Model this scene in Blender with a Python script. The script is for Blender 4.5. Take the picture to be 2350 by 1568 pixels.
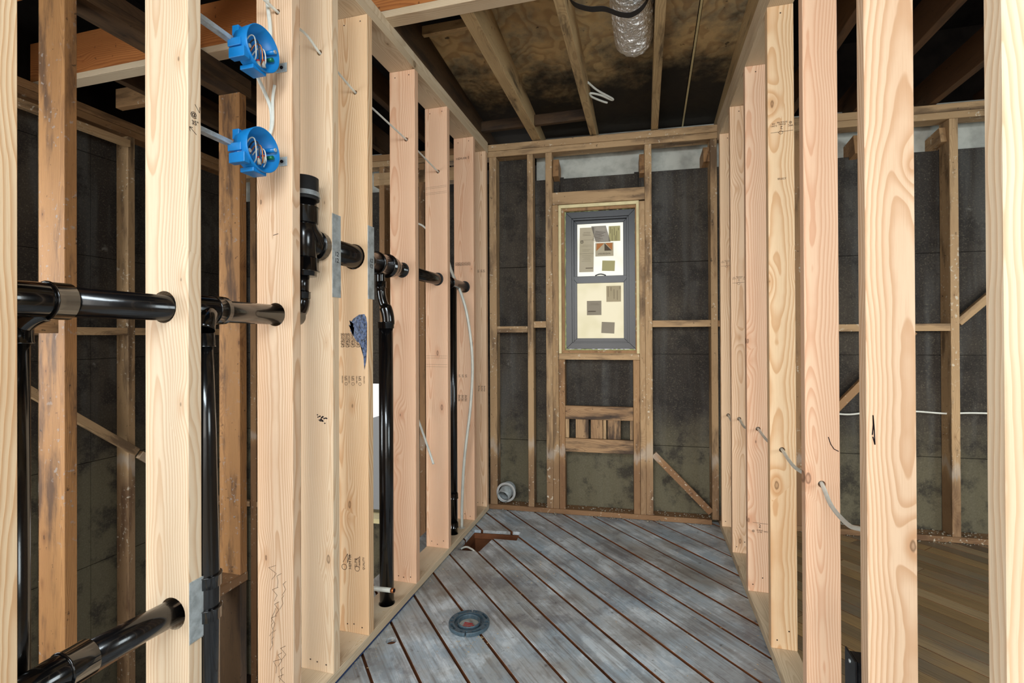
import bpy, bmesh, math, random
from mathutils import Matrix, Vector, noise
PI = math.pi
random.seed(7)
S = bpy.context.scene
C = S.collection
for o in list(bpy.data.objects): bpy.data.objects.remove(o)

# ---------------------------------------------------------------- camera
YAW, PIT, ROL = .26674, .00412, -.00449
F = Vector((-math.sin(YAW)*math.cos(PIT), math.cos(YAW)*math.cos(PIT), math.sin(PIT)))
R0 = Vector((math.cos(YAW), math.sin(YAW), 0)); U0 = R0.cross(F)
R1 = R0*math.cos(ROL) + U0*math.sin(ROL); U1 = -R0*math.sin(ROL) + U0*math.cos(ROL)
cam = bpy.data.objects.new('camera', bpy.data.cameras.new('camera')); C.objects.link(cam)
cam.matrix_world = Matrix(((R1.x, U1.x, -F.x, 0), (R1.y, U1.y, -F.y, 0), (R1.z, U1.z, -F.z, 1.2), (0, 0, 0, 1)))
cam.data.sensor_width = 36; cam.data.lens = 36*1112/2350
cam.data.shift_y = -.0078
cam.data.clip_start = .05; cam.data.clip_end = 60
S.camera = cam

# ---------------------------------------------------------------- light and exposure
W = bpy.data.worlds.new('sky'); S.world = W; W.use_nodes = True
W.node_tree.nodes['Background'].inputs[0].default_value = (1, .985, .95, 1)
W.node_tree.nodes['Background'].inputs[1].default_value = 1.15
def area(name, loc, target, sx, sy, power, col):
    l = bpy.data.lights.new(name, 'AREA'); l.shape = 'RECTANGLE'; l.size = sx; l.size_y = sy; l.energy = power; l.color = col
    o = bpy.data.objects.new(name, l); C.objects.link(o); o.location = loc
    o.rotation_euler = (Vector(target)-Vector(loc)).to_track_quat('-Z', 'Y').to_euler()
    return o
area('daylight_front_rooms', (-.1, -2.4, 1.5), (-.2, 2.5, 1.35), 3.6, 1.9, 40, (1, .94, .86))
area('added_floor_fill', (.1, -.9, 2.35), (-.2, 2.3, .0), 1.6, .5, 56, (.82, .93, 1))  # added overhead fill to brighten the floor
area('daylight_stair_window', (-2.9, .2, 1.2), (-.6, 2.0, .5), .9, 1.3, 48, (.88, .96, 1))
area('daylight_side_window', (3.1, .5, 1.5), (-.9, 2.2, 1.0), 1.3, 1.3, 48, (.86, .97, 1))
sl = bpy.data.lights.new('low_daylight', 'SUN'); sl.energy = 1.45; sl.angle = math.radians(22); sl.color = (1, .95, .88)
so_ = bpy.data.objects.new('low_daylight', sl); C.objects.link(so_)
so_.rotation_euler = Vector((.07, 1, -.10)).to_track_quat('-Z', 'Y').to_euler()
S.view_settings.view_transform = 'Standard'; S.view_settings.look = 'None'
S.view_settings.exposure = 0.03; S.view_settings.gamma = 1; S.view_settings.use_curve_mapping = False

# ---------------------------------------------------------------- node helpers
class NT:
    def __init__(s, name):
        s.m = bpy.data.materials.new(name); s.m.use_nodes = True
        s.t = s.m.node_tree; s.n = s.t.nodes; s.b = s.n['Principled BSDF']
    def new(s, typ, **kw):
        x = s.n.new(typ)
        for k, v in kw.items(): setattr(x, k, v)
        return x
    def link(s, a, b): s.t.links.new(a, b)
    def put(s, sock, v):
        if isinstance(v, bpy.types.NodeSocket): s.link(v, sock)
        else: sock.default_value = v
    def math(s, op, a, b=0.0, clamp=False):
        x = s.new('ShaderNodeMath', operation=op, use_clamp=clamp); s.put(x.inputs[0], a); s.put(x.inputs[1], b); return x.outputs[0]
    def vmath(s, op, a, b=(0, 0, 0)):
        x = s.new('ShaderNodeVectorMath', operation=op); s.put(x.inputs[0], a); s.put(x.inputs[1], b); return x.outputs[0]
    def noise(s, vec, scale, detail=3, rough=.55):
        x = s.new('ShaderNodeTexNoise'); s.link(vec, x.inputs['Vector']); x.inputs['Scale'].default_value = scale
        x.inputs['Detail'].default_value = detail; x.inputs['Roughness'].default_value = rough; return x
    def ramp(s, fac, pts):
        x = s.new('ShaderNodeValToRGB'); s.link(fac, x.inputs[0]); e = x.color_ramp.elements
        e[0].position, e[0].color = pts[0][0], col(pts[0][1]); e[1].position, e[1].color = pts[-1][0], col(pts[-1][1])
        for p, c in pts[1:-1]:
            k = e.new(p); k.color = col(c)
        return x.outputs[0]
    def mix(s, fac, a, b, mode='MIX'):
        x = s.new('ShaderNodeMix', data_type='RGBA', blend_type=mode); s.put(x.inputs[0], fac)
        s.put(x.inputs[6], col(a) if isinstance(a, tuple) else a); s.put(x.inputs[7], col(b) if isinstance(b, tuple) else b); return x.outputs[2]
    def bump(s, h, strength, dist=.002):
        x = s.new('ShaderNodeBump'); x.inputs['Strength'].default_value = strength; x.inputs['Distance'].default_value = dist
        s.link(h, x.inputs['Height']); s.link(x.outputs[0], s.b.inputs['Normal'])
    def objvec(s, rnd=True):
        tc = s.new('ShaderNodeTexCoord').outputs['Object']
        if not rnd: return tc
        oi = s.new('ShaderNodeObjectInfo'); v = s.new('ShaderNodeCombineXYZ')
        r = oi.outputs['Random']
        s.rand = r
        s.link(s.math('MULTIPLY', r, 7.13), v.inputs[0]); s.link(s.math('MULTIPLY', r, 13.7), v.inputs[1]); s.link(s.math('MULTIPLY', r, 91.3), v.inputs[2])
        s.off = v.outputs[0]
        return tc
def lin(c):
    c = c/255.
    return c/12.92 if c <= .04045 else ((c+.055)/1.055)**2.4
def col(c):
    if len(c) == 4: return c
    return (lin(c[0]), lin(c[1]), lin(c[2]), 1) if max(c) > 1 else (c[0], c[1], c[2], 1)

def smooth(nt, x, a, b):   # map range a..b -> 0..1 smooth
    m = nt.new('ShaderNodeMapRange', interpolation_type='SMOOTHSTEP'); nt.put(m.inputs[0], x)
    m.inputs[1].default_value = a; m.inputs[2].default_value = b; return m.outputs[0]

def wood(name, tints, ring, ringamt=.5, knots=.13, fibre=.25, stain=None, stainamt=0.0, stainlo=.5, rough=.65, ringsize=.006, spots=None, bump=.25, centre=.05, blotch=.12):
    """solid timber: rings about an off-centre pith, knots, fibres; local Z is the length of the piece"""
    n = NT(name); tc = n.objvec(); P = n.vmath('ADD', tc, n.off)
    r = n.rand
    # knots
    ks = n.new('ShaderNodeSeparateXYZ'); n.link(P, ks.inputs[0]); kc_ = n.new('ShaderNodeCombineXYZ')
    n.link(n.math('MULTIPLY', n.math('ADD', ks.outputs[0], n.math('MULTIPLY', ks.outputs[1], .25)), 8.5), kc_.inputs[0]); n.link(n.math('MULTIPLY', ks.outputs[2], 3.6), kc_.inputs[1])
    vor = n.new('ShaderNodeTexVoronoi', voronoi_dimensions='2D'); n.link(kc_.outputs[0], vor.inputs['Vector']); vor.inputs['Scale'].default_value = 1
    vs = n.new('ShaderNodeSeparateXYZ'); n.link(vor.outputs['Color'], vs.inputs[0])
    kd = n.math('ADD', vor.outputs['Distance'], n.math('MULTIPLY', n.math('GREATER_THAN', vs.outputs[0], .42), .8))
    kd = n.math('ADD', kd, n.math('MULTIPLY', vs.outputs[1], .07))
    swirl = n.math('SUBTRACT', 1, smooth(n, kd, .0, .42))
    # pith position: random, wandering along the length
    zm = n.new('ShaderNodeMapping'); n.link(P, zm.inputs[0]); zm.inputs['Scale'].default_value = (1.5, 1.5, 1.0)
    nz = n.noise(zm.outputs[0], 1.1, 2, .5)
    wander = n.vmath('SCALE', n.vmath('SUBTRACT', nz.outputs['Color'], (.5, .5, .5)))
    wander.node.inputs['Scale'].default_value = .10
    cx = n.new('ShaderNodeCombineXYZ')
    a = n.math('MULTIPLY', r, 40)
    n.link(n.math('MULTIPLY', n.math('SINE', a), centre), cx.inputs[0]); n.link(n.math('MULTIPLY', n.math('COSINE', n.math('MULTIPLY', a, 1.7)), centre), cx.inputs[1])
    q = n.vmath('ADD', n.vmath('ADD', tc, cx.outputs[0]), wander)
    sep = n.new('ShaderNodeSeparateXYZ'); n.link(q, sep.inputs[0])
    rad = n.math('SQRT', n.math('ADD', n.math('MULTIPLY', sep.outputs[0], sep.outputs[0]), n.math('MULTIPLY', sep.outputs[1], sep.outputs[1])))
    wob = n.noise(P, 9, 2, .5)
    rad = n.math('ADD', rad, n.math('MULTIPLY', wob.outputs[0], .006))
    rad = n.math('ADD', rad, n.math('MULTIPLY', swirl, .016))
    ph = n.math('FRACT', n.math('DIVIDE', rad, ringsize))
    late = n.math('MULTIPLY', smooth(n, ph, .25, .9), n.math('SUBTRACT', 1, smooth(n, ph, .9, 1.0)))
    # fibres
    fm = n.new('ShaderNodeMapping'); n.link(P, fm.inputs[0]); fm.inputs['Scale'].default_value = (420, 420, 9)
    fb = n.noise(fm.outputs[0], 1, 3, .7)
    # base colour by piece
    base = n.ramp(r, [(i/(len(tints)-1) if len(tints) > 1 else i, t) for i, t in enumerate(tints)]) if len(tints) > 1 else n.ramp(r, [(0, tints[0]), (1, tints[0])])
    lm = n.new('ShaderNodeMapping'); n.link(P, lm.inputs[0]); lm.inputs['Scale'].default_value = (9, 9, 1.3)
    big = n.noise(lm.outputs[0], 1.0, 3, .5)
    c = n.mix(n.math('MULTIPLY', smooth(n, big.outputs[0], .42, .68), blotch*2), base, ring)
    c = n.mix(n.math('MULTIPLY', late, ringamt), c, ring)
    c = n.mix(n.math('MULTIPLY', smooth(n, fb.outputs[0], .45, .8), fibre), c, ring)
    if knots:
        kn = n.noise(P, 35, 2)
        kd2 = n.math('ADD', kd, n.math('MULTIPLY', kn.outputs[0], .05))
        halo = n.math('SUBTRACT', 1, smooth(n, kd2, knots*.7, knots*1.9))
        core = n.math('SUBTRACT', 1, smooth(n, kd2, knots*.55, knots*.75))
        edge = n.math('MULTIPLY', core, smooth(n, kd2, knots*.32, knots*.62))
        kc = tuple(int(v*.62) for v in ring)
        c = n.mix(n.math('MULTIPLY', halo, .45), c, ring)
        c = n.mix(n.math('MULTIPLY', core, .35), c, kc)
        c = n.mix(n.math('MULTIPLY', edge, .75), c, kc)
    if stain:
        sm = n.new('ShaderNodeMapping'); n.link(P, sm.inputs[0]); sm.inputs['Scale'].default_value = (14, 14, 2.6)
        sn = n.noise(sm.outputs[0], 1.0, 6, .62)
        c = n.mix(n.math('MULTIPLY', smooth(n, sn.outputs[0], stainlo, stainlo+.2), stainamt), c, stain)
        sp = n.noise(P, 42, 3, .6)
        c = n.mix(n.math('MULTIPLY', smooth(n, sp.outputs[0], .66, .74), .7), c, tuple(int(v*.5) for v in stain))
    if stain and name.startswith('aged'):
        zz = n.new('ShaderNodeSeparateXYZ'); n.link(n.new('ShaderNodeNewGeometry').outputs['Position'], zz.inputs[0])
        tide = n.math('ADD', zz.outputs[2], n.math('MULTIPLY', n.math('SUBTRACT', sn.outputs[0], .5), .35))
        wet = n.math('SUBTRACT', 1, smooth(n, tide, .30, .42))
        c = n.mix(n.math('MULTIPLY', wet, .5), c, (92, 60, 40))
        line = n.math('MULTIPLY', smooth(n, tide, .37, .41), n.math('SUBTRACT', 1, smooth(n, tide, .43, .48)))
        c = n.mix(n.math('MULTIPLY', line, .45), c, (176, 168, 158))
    if spots:
        s2 = n.noise(P, 55, 2, .5); s3 = n.noise(P, 3, 2)
        c = n.mix(n.math('MULTIPLY', n.math('MULTIPLY', smooth(n, s2.outputs[0], .62, .7), smooth(n, s3.outputs[0], .45, .6)), .7), c, spots)
    n.link(c, n.b.inputs['Base Color']); n.b.inputs['Roughness'].default_value = rough
    n.b.inputs['Specular IOR Level'].default_value = .35
    h = n.math('ADD', n.math('MULTIPLY', fb.outputs[0], .6), n.math('MULTIPLY', late, .4)); n.bump(h, bump, .0012)
    return n.m

def plain(name, c, rough=.5, metal=0.0, spec=.5, noiseamt=0.0, noisescale=60, bump=0.0, bscale=80, coat=0.0, emit=None, es=0.0):
    n = NT(name); n.b.inputs['Roughness'].default_value = rough; n.b.inputs['Metallic'].default_value = metal
    n.b.inputs['Specular IOR Level'].default_value = spec; n.b.inputs['Coat Weight'].default_value = coat
    tc = n.objvec(); P = n.vmath('ADD', tc, n.off); x = n.noise(P, noisescale, 4, .6)
    d = tuple(v*(1-noiseamt) for v in col(c)[:3]) + (1,)
    n.link(n.mix(smooth(n, x.outputs[0], .35, .7), c, d), n.b.inputs['Base Color'])
    if bump:
        y = n.noise(P, bscale, 3, .6); n.bump(y.outputs[0], bump, .002)
    if emit:
        n.b.inputs['Emission Color'].default_value = col(emit); n.b.inputs['Emission Strength'].default_value = es
    return n.m

M = {}
M['fir'] = wood('new_fir', [(231, 197, 164), (236, 206, 174), (232, 200, 164), (233, 196, 166)], (196, 146, 104), ringamt=.62, ringsize=.0068, knots=.12)
M['fir_pink'] = wood('new_fir_pink', [(232, 196, 165), (229, 190, 157)], (204, 146, 110), ringamt=.6, ringsize=.0064, knots=.13)
M['fir_pale'] = wood('new_fir_pale', [(235, 212, 182), (231, 206, 174)], (205, 164, 124), ringamt=.6, ringsize=.007, knots=.12)
M['fir_gold'] = wood('new_fir_gold', [(232, 202, 164), (229, 197, 158)], (196, 140, 88), ringamt=.6, ringsize=.0064, knots=.14)
M['plate'] = wood('plate_fir', [(222, 202, 172), (214, 194, 164)], (160, 126, 88), ringamt=.3, ringsize=.006, knots=.10)
M['old'] = wood('aged_fir', [(168, 132, 92), (152, 114, 76), (174, 142, 102)], (112, 74, 42), ringamt=.35, knots=.10, stain=(60, 42, 30), stainamt=.65, stainlo=.5, ringsize=.004, spots=(196, 186, 166), bump=.5, fibre=.4)
M['old_pale'] = wood('aged_fir_pale', [(188, 156, 116), (178, 148, 110)], (134, 98, 62), ringamt=.3, knots=.09, stain=(84, 64, 46), stainamt=.8, stainlo=.47, ringsize=.004, spots=(214, 204, 184), bump=.5, fibre=.35)
M['old_post'] = wood('rough_post', [(176, 128, 78), (168, 122, 76)], (98, 60, 34), ringamt=.3, knots=.10, stain=(52, 38, 34), stainamt=.75, stainlo=.47, ringsize=.004, spots=(150, 140, 132), bump=.7, fibre=.45)
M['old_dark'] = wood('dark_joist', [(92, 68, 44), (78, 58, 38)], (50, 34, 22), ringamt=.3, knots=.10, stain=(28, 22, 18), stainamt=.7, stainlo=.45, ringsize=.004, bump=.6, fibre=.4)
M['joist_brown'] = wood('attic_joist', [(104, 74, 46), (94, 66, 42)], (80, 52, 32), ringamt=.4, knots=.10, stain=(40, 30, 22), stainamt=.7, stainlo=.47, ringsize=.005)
M['joist'] = wood('roof_joist', [(204, 176, 132), (194, 166, 122)], (120, 92, 58), ringamt=.3, knots=.10, stain=(44, 34, 28), stainamt=.8, stainlo=.5, ringsize=.004, bump=.6, fibre=.35)
M['beam'] = wood('red_beam', [(178, 112, 58), (184, 120, 66)], (130, 68, 30), ringamt=.6, knots=.06, stain=(70, 36, 22), stainamt=.5, stainlo=.55, ringsize=.007, bump=.3, fibre=.25, centre=.12)
M['hole_joist'] = wood('under_floor_joist', [(142, 88, 54), (130, 78, 46)], (76, 44, 26), ringamt=.4, knots=.10, stain=(46, 26, 18), stainamt=.6, ringsize=.005)
M['stained'] = wood('water_stained', [(176, 144, 106), (160, 126, 90)], (112, 78, 50), ringamt=.45, knots=.10, stain=(38, 26, 22), stainamt=.9, stainlo=.43, ringsize=.006, bump=.6, fibre=.4)

def floor_mat():
    n = NT('worn_subfloor'); tc = n.objvec(); P = n.vmath('ADD', tc, n.off); G = n.new('ShaderNodeNewGeometry').outputs['Position']
    fm = n.new('ShaderNodeMapping'); n.link(P, fm.inputs[0]); fm.inputs['Scale'].default_value = (130, 130, 5)
    fb = n.noise(fm.outputs[0], 1, 5, .7)
    gm = n.new('ShaderNodeMapping'); n.link(P, gm.inputs[0]); gm.inputs['Scale'].default_value = (26, 26, 1.4)
    gr = n.noise(gm.outputs[0], 1, 4, .6)
    bm_ = n.new('ShaderNodeMapping'); n.link(P, bm_.inputs[0]); bm_.inputs['Scale'].default_value = (1.3, 1, .42)
    a = n.noise(G, 2.1, 7, .68); b = n.noise(bm_.outputs[0], 9, 8, .72); d = n.noise(G, 24, 5, .6); e = n.noise(G, 1.1, 3, .5)
    base = n.ramp(n.rand, [(0, (166, 164, 158)), (.35, (182, 184, 184)), (.7, (162, 168, 172)), (1, (176, 174, 168))])
    w2 = n.noise(G, 3.6, 8, .7)
    c = n.mix(n.math('MULTIPLY', smooth(n, a.outputs[0], .4, .66), .75), base, (164, 188, 206))  # bluish sheen of window light, tinted into the board colour
    c = n.mix(n.math('MULTIPLY', smooth(n, b.outputs[0], .48, .68), .7), c, (232, 238, 242))
    c = n.mix(n.math('MULTIPLY', smooth(n, w2.outputs[0], .52, .62), .6), c, (226, 236, 242))
    c = n.mix(n.math('MULTIPLY', smooth(n, w2.outputs[0], .47, .38), .45), c, (92, 94, 106))
    c = n.mix(n.math('MULTIPLY', smooth(n, e.outputs[0], .52, .62), .4), c, (118, 104, 82))
    c = n.mix(n.math('MULTIPLY', smooth(n, a.outputs[0], .5, .32), .5), c, (84, 82, 88))
    c = n.mix(n.math('MULTIPLY', smooth(n, fb.outputs[0], .46, .7), .5), c, (112, 100, 88))
    c = n.mix(n.math('MULTIPLY', smooth(n, gr.outputs[0], .52, .62), .35), c, (84, 74, 68))
    c = n.mix(n.math('MULTIPLY', smooth(n, d.outputs[0], .64, .72), .6), c, (62, 56, 54))
    n.link(c, n.b.inputs['Base Color']); n.b.inputs['Specular IOR Level'].default_value = .5
    n.link(n.math('ADD', n.math('MULTIPLY', b.outputs[0], .3), .28), n.b.inputs['Roughness'])
    n.bump(n.math('ADD', fb.outputs[0], gr.outputs[0]), .3, .0015)
    return n.m
M['floor'] = floor_mat()
def strip_mat():
    n = NT('old_strip_floor'); tc = n.objvec(); P = n.vmath('ADD', tc, n.off); G = n.new('ShaderNodeNewGeometry').outputs['Position']
    fm = n.new('ShaderNodeMapping'); n.link(P, fm.inputs[0]); fm.inputs['Scale'].default_value = (160, 160, 4)
    fb = n.noise(fm.outputs[0], 1, 4, .7); a = n.noise(G, 2.2, 5, .6)
    c = n.ramp(n.rand, [(0, (104, 88, 66)), (.25, (168, 142, 104)), (.45, (96, 80, 60)), (.7, (186, 150, 98)), (.85, (112, 96, 74)), (1, (150, 130, 98))])
    c = n.mix(n.math('MULTIPLY', smooth(n, a.outputs[0], .46, .68), .55), c, (112, 106, 98))
    c = n.mix(n.math('MULTIPLY', smooth(n, fb.outputs[0], .45, .7), .45), c, (58, 42, 30))
    n.link(c, n.b.inputs['Base Color']); n.b.inputs['Roughness'].default_value = .42
    return n.m
M['strip'] = strip_mat()
def fibre_mat():
    n = NT('fibre_sheathing'); tc = n.objvec(); P = n.vmath('ADD', tc, n.off); G = n.new('ShaderNodeNewGeometry').outputs['Position']
    sp = n.noise(G, 120, 5, .8); m = n.noise(G, 6, 6, .65); l = n.noise(G, 1.6, 3, .5); w = n.noise(G, 3.4, 5, .7)
    st = n.new('ShaderNodeMapping'); n.link(G, st.inputs[0]); st.inputs['Scale'].default_value = (9, 9, .8)
    v = n.noise(st.outputs[0], 1, 3, .5)
    c = n.mix(smooth(n, l.outputs[0], .38, .62), (40, 34, 29), (62, 55, 46))
    c = n.mix(n.math('MULTIPLY', smooth(n, v.outputs[0], .45, .65), .55), c, (80, 80, 78))
    # damp, mouldy lower boards
    sep = n.new('ShaderNodeSeparateXYZ'); n.link(G, sep.inputs[0])
    low = n.math('ADD', sep.outputs[2], n.math('MULTIPLY', n.math('SUBTRACT', m.outputs[0], .5), .5))
    c = n.mix(n.math('MULTIPLY', n.math('SUBTRACT', 1, smooth(n, low, .25, .75)), .75), c, (100, 94, 72))
    c = n.mix(n.math('MULTIPLY', smooth(n, m.outputs[0], .48, .64), .75), c, (26, 21, 18))
    c = n.mix(n.math('MULTIPLY', smooth(n, sp.outputs[0], .52, .7), .55), c, (122, 114, 96))
    c = n.mix(n.math('MULTIPLY', smooth(n, sp.outputs[0], .46, .3), .5), c, (24, 20, 18))
    c = n.mix(n.math('MULTIPLY', smooth(n, w.outputs[0], .66, .78), .6), c, (170, 168, 160))
    n.link(c, n.b.inputs['Base Color']); n.b.inputs['Roughness'].default_value = .85; n.bump(sp.outputs[0], .6, .002)
    return n.m
M['fibre'] = fibre_mat()
def ply_mat():
    n = NT('roof_plywood'); tc = n.objvec(); P = n.vmath('ADD', tc, n.off)
    mp = n.new('ShaderNodeMapping'); n.link(P, mp.inputs[0]); mp.inputs['Scale'].default_value = (1.0, 3.2, .9)
    a = n.noise(mp.outputs[0], 2.6, 3, .5)
    fr = n.math('FRACT', n.math('MULTIPLY', a.outputs[0], 15)); ln = n.math('MULTIPLY', smooth(n, fr, .3, .8), n.math('SUBTRACT', 1, smooth(n, fr, .85, 1)))
    m = n.noise(P, 4, 6, .65); d = n.noise(P, 20, 3, .5); f = n.noise(P, 90, 3)
    c = n.mix(smooth(n, m.outputs[0], .4, .62), (214, 184, 132), (172, 158, 128))
    c = n.mix(n.math('MULTIPLY', ln, .4), c, (136, 94, 50))
    c = n.mix(n.math('MULTIPLY', smooth(n, m.outputs[0], .55, .7), .5), c, (52, 40, 30))
    c = n.mix(n.math('MULTIPLY', smooth(n, d.outputs[0], .68, .74), .8), c, (34, 24, 18))
    c = n.mix(n.math('MULTIPLY', f.outputs[0], .2), c, (90, 66, 40))
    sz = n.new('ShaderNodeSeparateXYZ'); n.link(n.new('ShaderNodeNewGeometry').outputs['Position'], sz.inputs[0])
    eave_shade = n.math('ADD', sz.outputs[1], n.math('MULTIPLY', n.math('SUBTRACT', m.outputs[0], .5), 1.1))
    c = n.mix(n.math('MULTIPLY', smooth(n, eave_shade, 2.35, 2.95), .97), c, (14, 11, 9))     # shade deepening towards the eave, painted into the plywood colour
    n.link(c, n.b.inputs['Base Color']); n.b.inputs['Roughness'].default_value = .75
    return n.m
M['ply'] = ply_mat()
M['felt'] = plain('tarred_roof_boards', (30, 24, 20), .95, spec=.1, noiseamt=.5, noisescale=8)
M['lowwall'] = plain('dark_lower_boards', (58, 46, 36), .9, spec=.2, noiseamt=.6, noisescale=7)
M['soffit'] = plain('weathered_soffit', (186, 188, 180), .8, noiseamt=.35, noisescale=9)
M['abs'] = plain('black_pipe', (14, 13, 14), .2, spec=.6, noiseamt=.3, bump=.12, bscale=26, coat=.3)
M['abs_fit'] = plain('black_fitting', (10, 10, 11), .16, spec=.6, coat=.4)
M['rubber'] = plain('black_rubber', (30, 30, 31), .6, noiseamt=.2)
M['steel'] = plain('galvanised', (200, 208, 210), .45, metal=.45, noiseamt=.35, noisescale=40, bump=.2, bscale=90)
M['flange'] = plain('grey_flange', (74, 94, 106), .42, noiseamt=.35, noisescale=90, bump=.2)
M['blue'] = plain('blue_box', (22, 128, 200), .32, noiseamt=.12, noisescale=20)
M['white'] = plain('white_jacket', (222, 222, 212), .4, noiseamt=.12, noisescale=30)
M['pex'] = plain('white_tube', (214, 212, 200), .35, noiseamt=.15, noisescale=20)
M['copper'] = plain('copper', (196, 120, 72), .35, metal=.8)
M['red'] = plain('red_plastic', (186, 40, 46), .45)
M['greyw'] = plain('grey_wire_nut', (176, 170, 158), .5)
M['green'] = plain('green_screw', (30, 120, 80), .4, metal=.3)
M['blackwire'] = plain('black_wire', (20, 18, 18), .4)
M['ink'] = plain('stamp_ink', (66, 50, 42), .8, spec=.1)
M['ink2'] = plain('marker_ink', (28, 22, 26), .8, spec=.1)
M['smear'] = plain('sealer_smear', (84, 100, 134), .22, noiseamt=.97, noisescale=95, bump=.7, bscale=60)
M['frame'] = plain('dark_window_frame', (30, 33, 40), .38, spec=.45, noiseamt=.1)
M['foam'] = plain('spray_foam', (178, 186, 128), .8, noiseamt=.4, noisescale=60, bump=.8, bscale=70)
M['liner'] = plain('pale_liner', (222, 208, 160), .6, noiseamt=.15, noisescale=20)
M['strap'] = plain('black_strap', (30, 30, 34), .6, noiseamt=.3)
M['chips'] = plain('debris', (150, 142, 126), .9, noiseamt=.5, noisescale=90)
M['sawdust'] = plain('sawdust', (214, 184, 136), .9, noiseamt=.3, noisescale=120)
M['collar'] = plain('white_collar', (176, 176, 174), .45, noiseamt=.15)
M['gasket'] = plain('blue_sill_foam', (34, 58, 104), .6, noiseamt=.3, noisescale=70)
M['box'] = plain('dark_metal_box', (34, 36, 40), .35, metal=.6, noiseamt=.5)
M['asphalt'] = plain('asphalt', (120, 122, 124), .9)
M['carpaint'] = plain('navy_paint', (26, 34, 66), .25, spec=.7, coat=.5)
def pane_mat(name, c, s):
    n = NT(name); G = n.new('ShaderNodeNewGeometry').outputs['Position']; x = n.noise(G, 6, 2)
    d = tuple(v*.88 for v in col(c)[:2]) + (col(c)[2]*.8, 1)
    n.link(n.mix(smooth(n, x.outputs[0], .4, .75), c, d), n.b.inputs['Emission Color']); n.b.inputs['Emission Strength'].default_value = s
    n.b.inputs['Base Color'].default_value = (.02, .02, .02, 1); n.b.inputs['Roughness'].default_value = .3; n.b.inputs['Specular IOR Level'].default_value = .1
    return n.m
M['pane_up'] = pane_mat('glowing_glass_upper', (1.0, .98, .86), .98)
M['pane_lo'] = pane_mat('glowing_glass_lower', (1.0, .90, .62), .84)
def paper(name, c, tr=.5):
    n = NT(name); tr_ = n.new('ShaderNodeBsdfTranslucent'); tr_.inputs[0].default_value = col(c)
    n.b.inputs['Base Color'].default_value = col(c); n.b.inputs['Roughness'].default_value = .8
    mx = n.new('ShaderNodeMixShader'); mx.inputs[0].default_value = .8
    n.link(n.b.outputs[0], mx.inputs[1]); n.link(tr_.outputs[0], mx.inputs[2]); n.link(mx.outputs[0], n.n['Material Output'].inputs[0])
    return n.m
M['paper'] = paper('sticker_paper', (212, 206, 194)); M['paper_g'] = paper('sticker_grey', (194, 190, 186)); M['paper_l'] = paper('sticker_light', (240, 236, 228))
M['paper_y'] = paper('sticker_olive', (206, 202, 172)); M['orange'] = paper('sticker_orange', (236, 172, 124)); M['dk'] = paper('sticker_dark', (126, 116, 110)); M['txt'] = paper('sticker_text', (150, 140, 132))
def foil_mat():
    n = NT('crinkled_foil'); tc = n.objvec(); n.b.inputs['Metallic'].default_value = .9; n.b.inputs['Roughness'].default_value = .3
    n.b.inputs['Base Color'].default_value = (.95, .95, .95, 1)
    v = n.new('ShaderNodeTexVoronoi'); n.link(tc, v.inputs['Vector']); v.inputs['Scale'].default_value = 90
    m = n.new('ShaderNodeMapping'); n.link(tc, m.inputs[0]); m.inputs['Scale'].default_value = (40, 40, 110); y = n.noise(m.outputs[0], 1, 5, .7)
    n.bump(n.math('ADD', v.outputs['Distance'], y.outputs[0]), 1.0, .006)
    return n.m
M['foil'] = foil_mat()

# ---------------------------------------------------------------- geometry helpers
def link(name, me, mat, parent=None, mw=None):
    o = bpy.data.objects.new(name, me); C.objects.link(o)
    if mat is not None and len(me.materials) == 0: me.materials.append(M[mat] if isinstance(mat, str) else mat)
    put(o, parent, mw); return o
ABS = {}
def put(o, parent, mw):
    mw = mw if mw is not None else Matrix.Identity(4)
    ABS[o.name] = mw.copy()
    if parent is not None:
        o.parent = parent; o.matrix_parent_inverse = Matrix.Identity(4)
        o.matrix_basis = ABS[parent.name].inverted() @ mw
    else: o.matrix_basis = mw
def empty(name, loc=(0, 0, 0)):
    o = bpy.data.objects.new(name, None); C.objects.link(o); o.empty_display_size = .1; put(o, None, Matrix.Translation(loc)); return o
def struct(name):
    o = empty(name); o['kind'] = 'structure'; return o
def thing(name, label, cat, loc=(0, 0, 0), group=None):
    o = empty(name, loc); tag(o, label, cat, group); return o
def tag(o, label, cat, group=None):
    o['label'] = label; o['category'] = cat
    if group: o['group'] = group
    return o
def mesh(name, bm, sm=False):
    me = bpy.data.meshes.new(name); bmesh.ops.recalc_face_normals(bm, faces=bm.faces); bm.to_mesh(me); bm.free()
    if sm:
        for p in me.polygons: p.use_smooth = True
    return me
BOXES = {}
def box_mesh(a, b, c, bev=.0015):
    k = (round(a, 4), round(b, 4), round(c, 4), bev)
    if k in BOXES: return BOXES[k].copy()
    bm = bmesh.new(); bmesh.ops.create_cube(bm, size=1); bmesh.ops.scale(bm, vec=(a, b, c), verts=bm.verts)
    if bev and min(a, b, c) > bev*3: bmesh.ops.bevel(bm, geom=bm.edges[:], offset=bev, segments=1, affect='EDGES')
    me = mesh('timber', bm); BOXES[k] = me.copy(); return me
RX = {'z': Matrix.Identity(4), 'y': Matrix.Rotation(-PI/2, 4, 'X'), 'x': Matrix.Rotation(PI/2, 4, 'Y')}
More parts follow.
